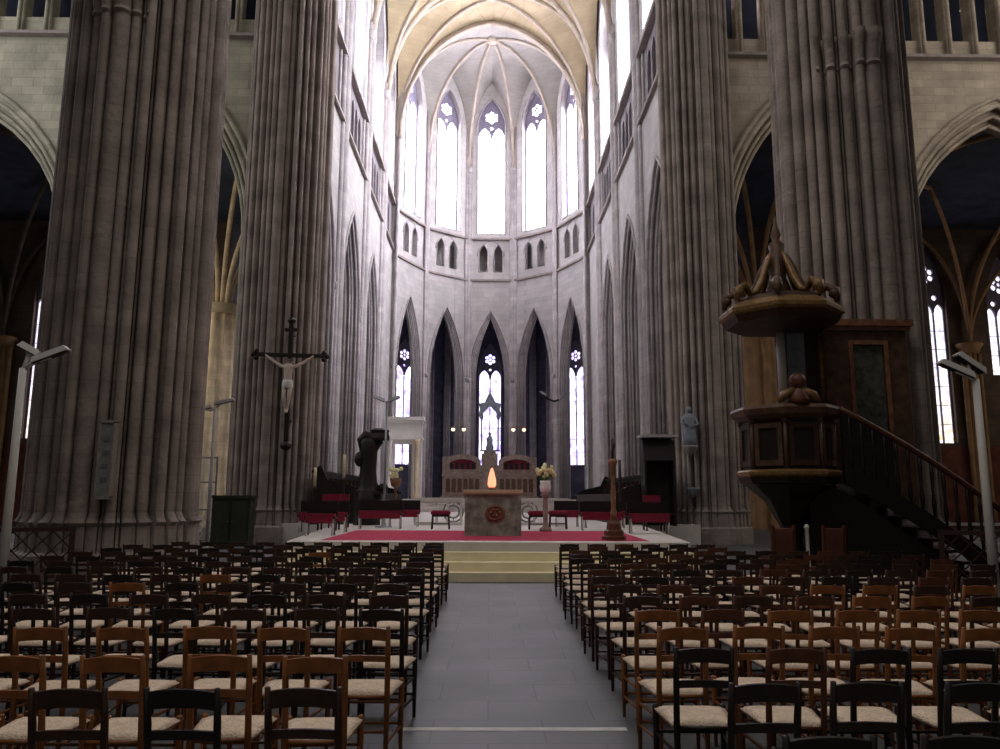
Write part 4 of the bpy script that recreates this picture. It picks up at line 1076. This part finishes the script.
# chairs and post beneath the pulpit
for i, (x, l) in enumerate(((4.78, 'red-backed armchair standing under the pulpit, left one'), (5.62, 'red-backed armchair standing under the pulpit stair, right one'))):
    q = thing('armchair', l, 'chair', (x, 13.05 - .0*i, 0), .35, 'red-backed armchairs under the pulpit')
    b = MB(); b.box(-.22, .22, -.2, .2, .4, .45)
    for sx in (-1, 1): b.bar((sx*.2, -.19, .45), (sx*.22, -.24, 1.2), .045, .04); b.bar((sx*.23, -.2, .68), (sx*.23, .2, .66), .045, .04)
    b.obj('frame', 'rwood', q)
    b = MB(); b.bar((0, -.2, .55), (0, -.235, 1.15), .05, .34, up=(1, 0, 0)); b.box(-.19, .19, -.17, .2, .45, .51); b.obj('upholstery', 'redwall', q)
    for sx in (-1, 1):
        for sy in (-1, 1): b = MB(); b.bar((sx*.19, sy*.18, 0), (sx*.19, sy*.18, .41), .045, .045); b.obj('leg', 'rwood', q)
q = thing('barrier_post', 'slim white post standing beneath the pulpit', 'post', (5.22, 12.75, 0))
b = MB(); b.lathe([(.14, 0), (.14, .03), (.03, .05), (.03, 1.15), (.045, 1.17), (.02, 1.22)], n=12); b.obj('pole', 'white', q)
#@@T1
# ------------------------------------------------------------------ light
w = bpy.data.worlds.new('daylight'); sc.world = w; w.use_nodes = True
w.node_tree.nodes['Background'].inputs[0].default_value = (1, .96, .90, 1)
w.node_tree.nodes['Background'].inputs[1].default_value = .15
def area(name, loc, rot, sx, sy, power, col=(1, 1, 1)):
    L = bpy.data.lights.new(name, 'AREA'); L.shape = 'RECTANGLE'; L.size = sx; L.size_y = sy; L.energy = power; L.color = col
    o = bpy.data.objects.new(name, L); COL.objects.link(o); o.location = loc; o.rotation_euler = rot; return o
# added area lights standing in for unseen chapel side windows
area('added_chapel_light', (-20, 36, 10), (0, math.radians(-90), 0), 5, 8, 260, (1, .88, .66))
area('added_chapel_light', (33, 37, 9), (0, math.radians(90), 0), 6, 6, 110, (1, .8, .62))

# added area lights in place of transept and nave clerestory windows, none built
area('added_transept_light', (-26, 21, 19), (0, math.radians(-78), 0), 12, 9, 1250, (.97, .96, 1))
area('added_transept_light', (26, 21, 19), (0, math.radians(78), 0), 12, 9, 800, (1, .92, .84))
area('added_clerestory_light', (-6.6, 4, 27), (0, math.radians(-35), 0), 6, 14, 1150, (1, .96, .92))
area('added_clerestory_light', (6.6, 4, 27), (0, math.radians(35), 0), 6, 14, 750, (1, .93, .86))

# ------------------------------------------------------------------ camera
cam = bpy.data.cameras.new('camera'); co = bpy.data.objects.new('camera', cam); COL.objects.link(co)
cam.sensor_width = 36; cam.lens = 765/1000*36; cam.clip_end = 300; cam.clip_start = .1
co.matrix_world = Matrix.Translation((0, 0, 1.65)) @ Matrix.Rotation(-math.radians(.745), 4, 'Z') @ Matrix.Rotation(math.radians(90+9.06), 4, 'X') @ Matrix.Rotation(math.radians(.25), 4, 'Z')
sc.camera = co
sc.view_settings.view_transform = 'Standard'; sc.view_settings.look = 'None'
sc.view_settings.gamma = 1; sc.view_settings.use_curve_mapping = False; sc.view_settings.exposure = .25
sc.cycles.max_bounces = 6; sc.cycles.diffuse_bounces = 4; sc.cycles.use_denoising = True
sc.cycles.sample_clamp_indirect = 4
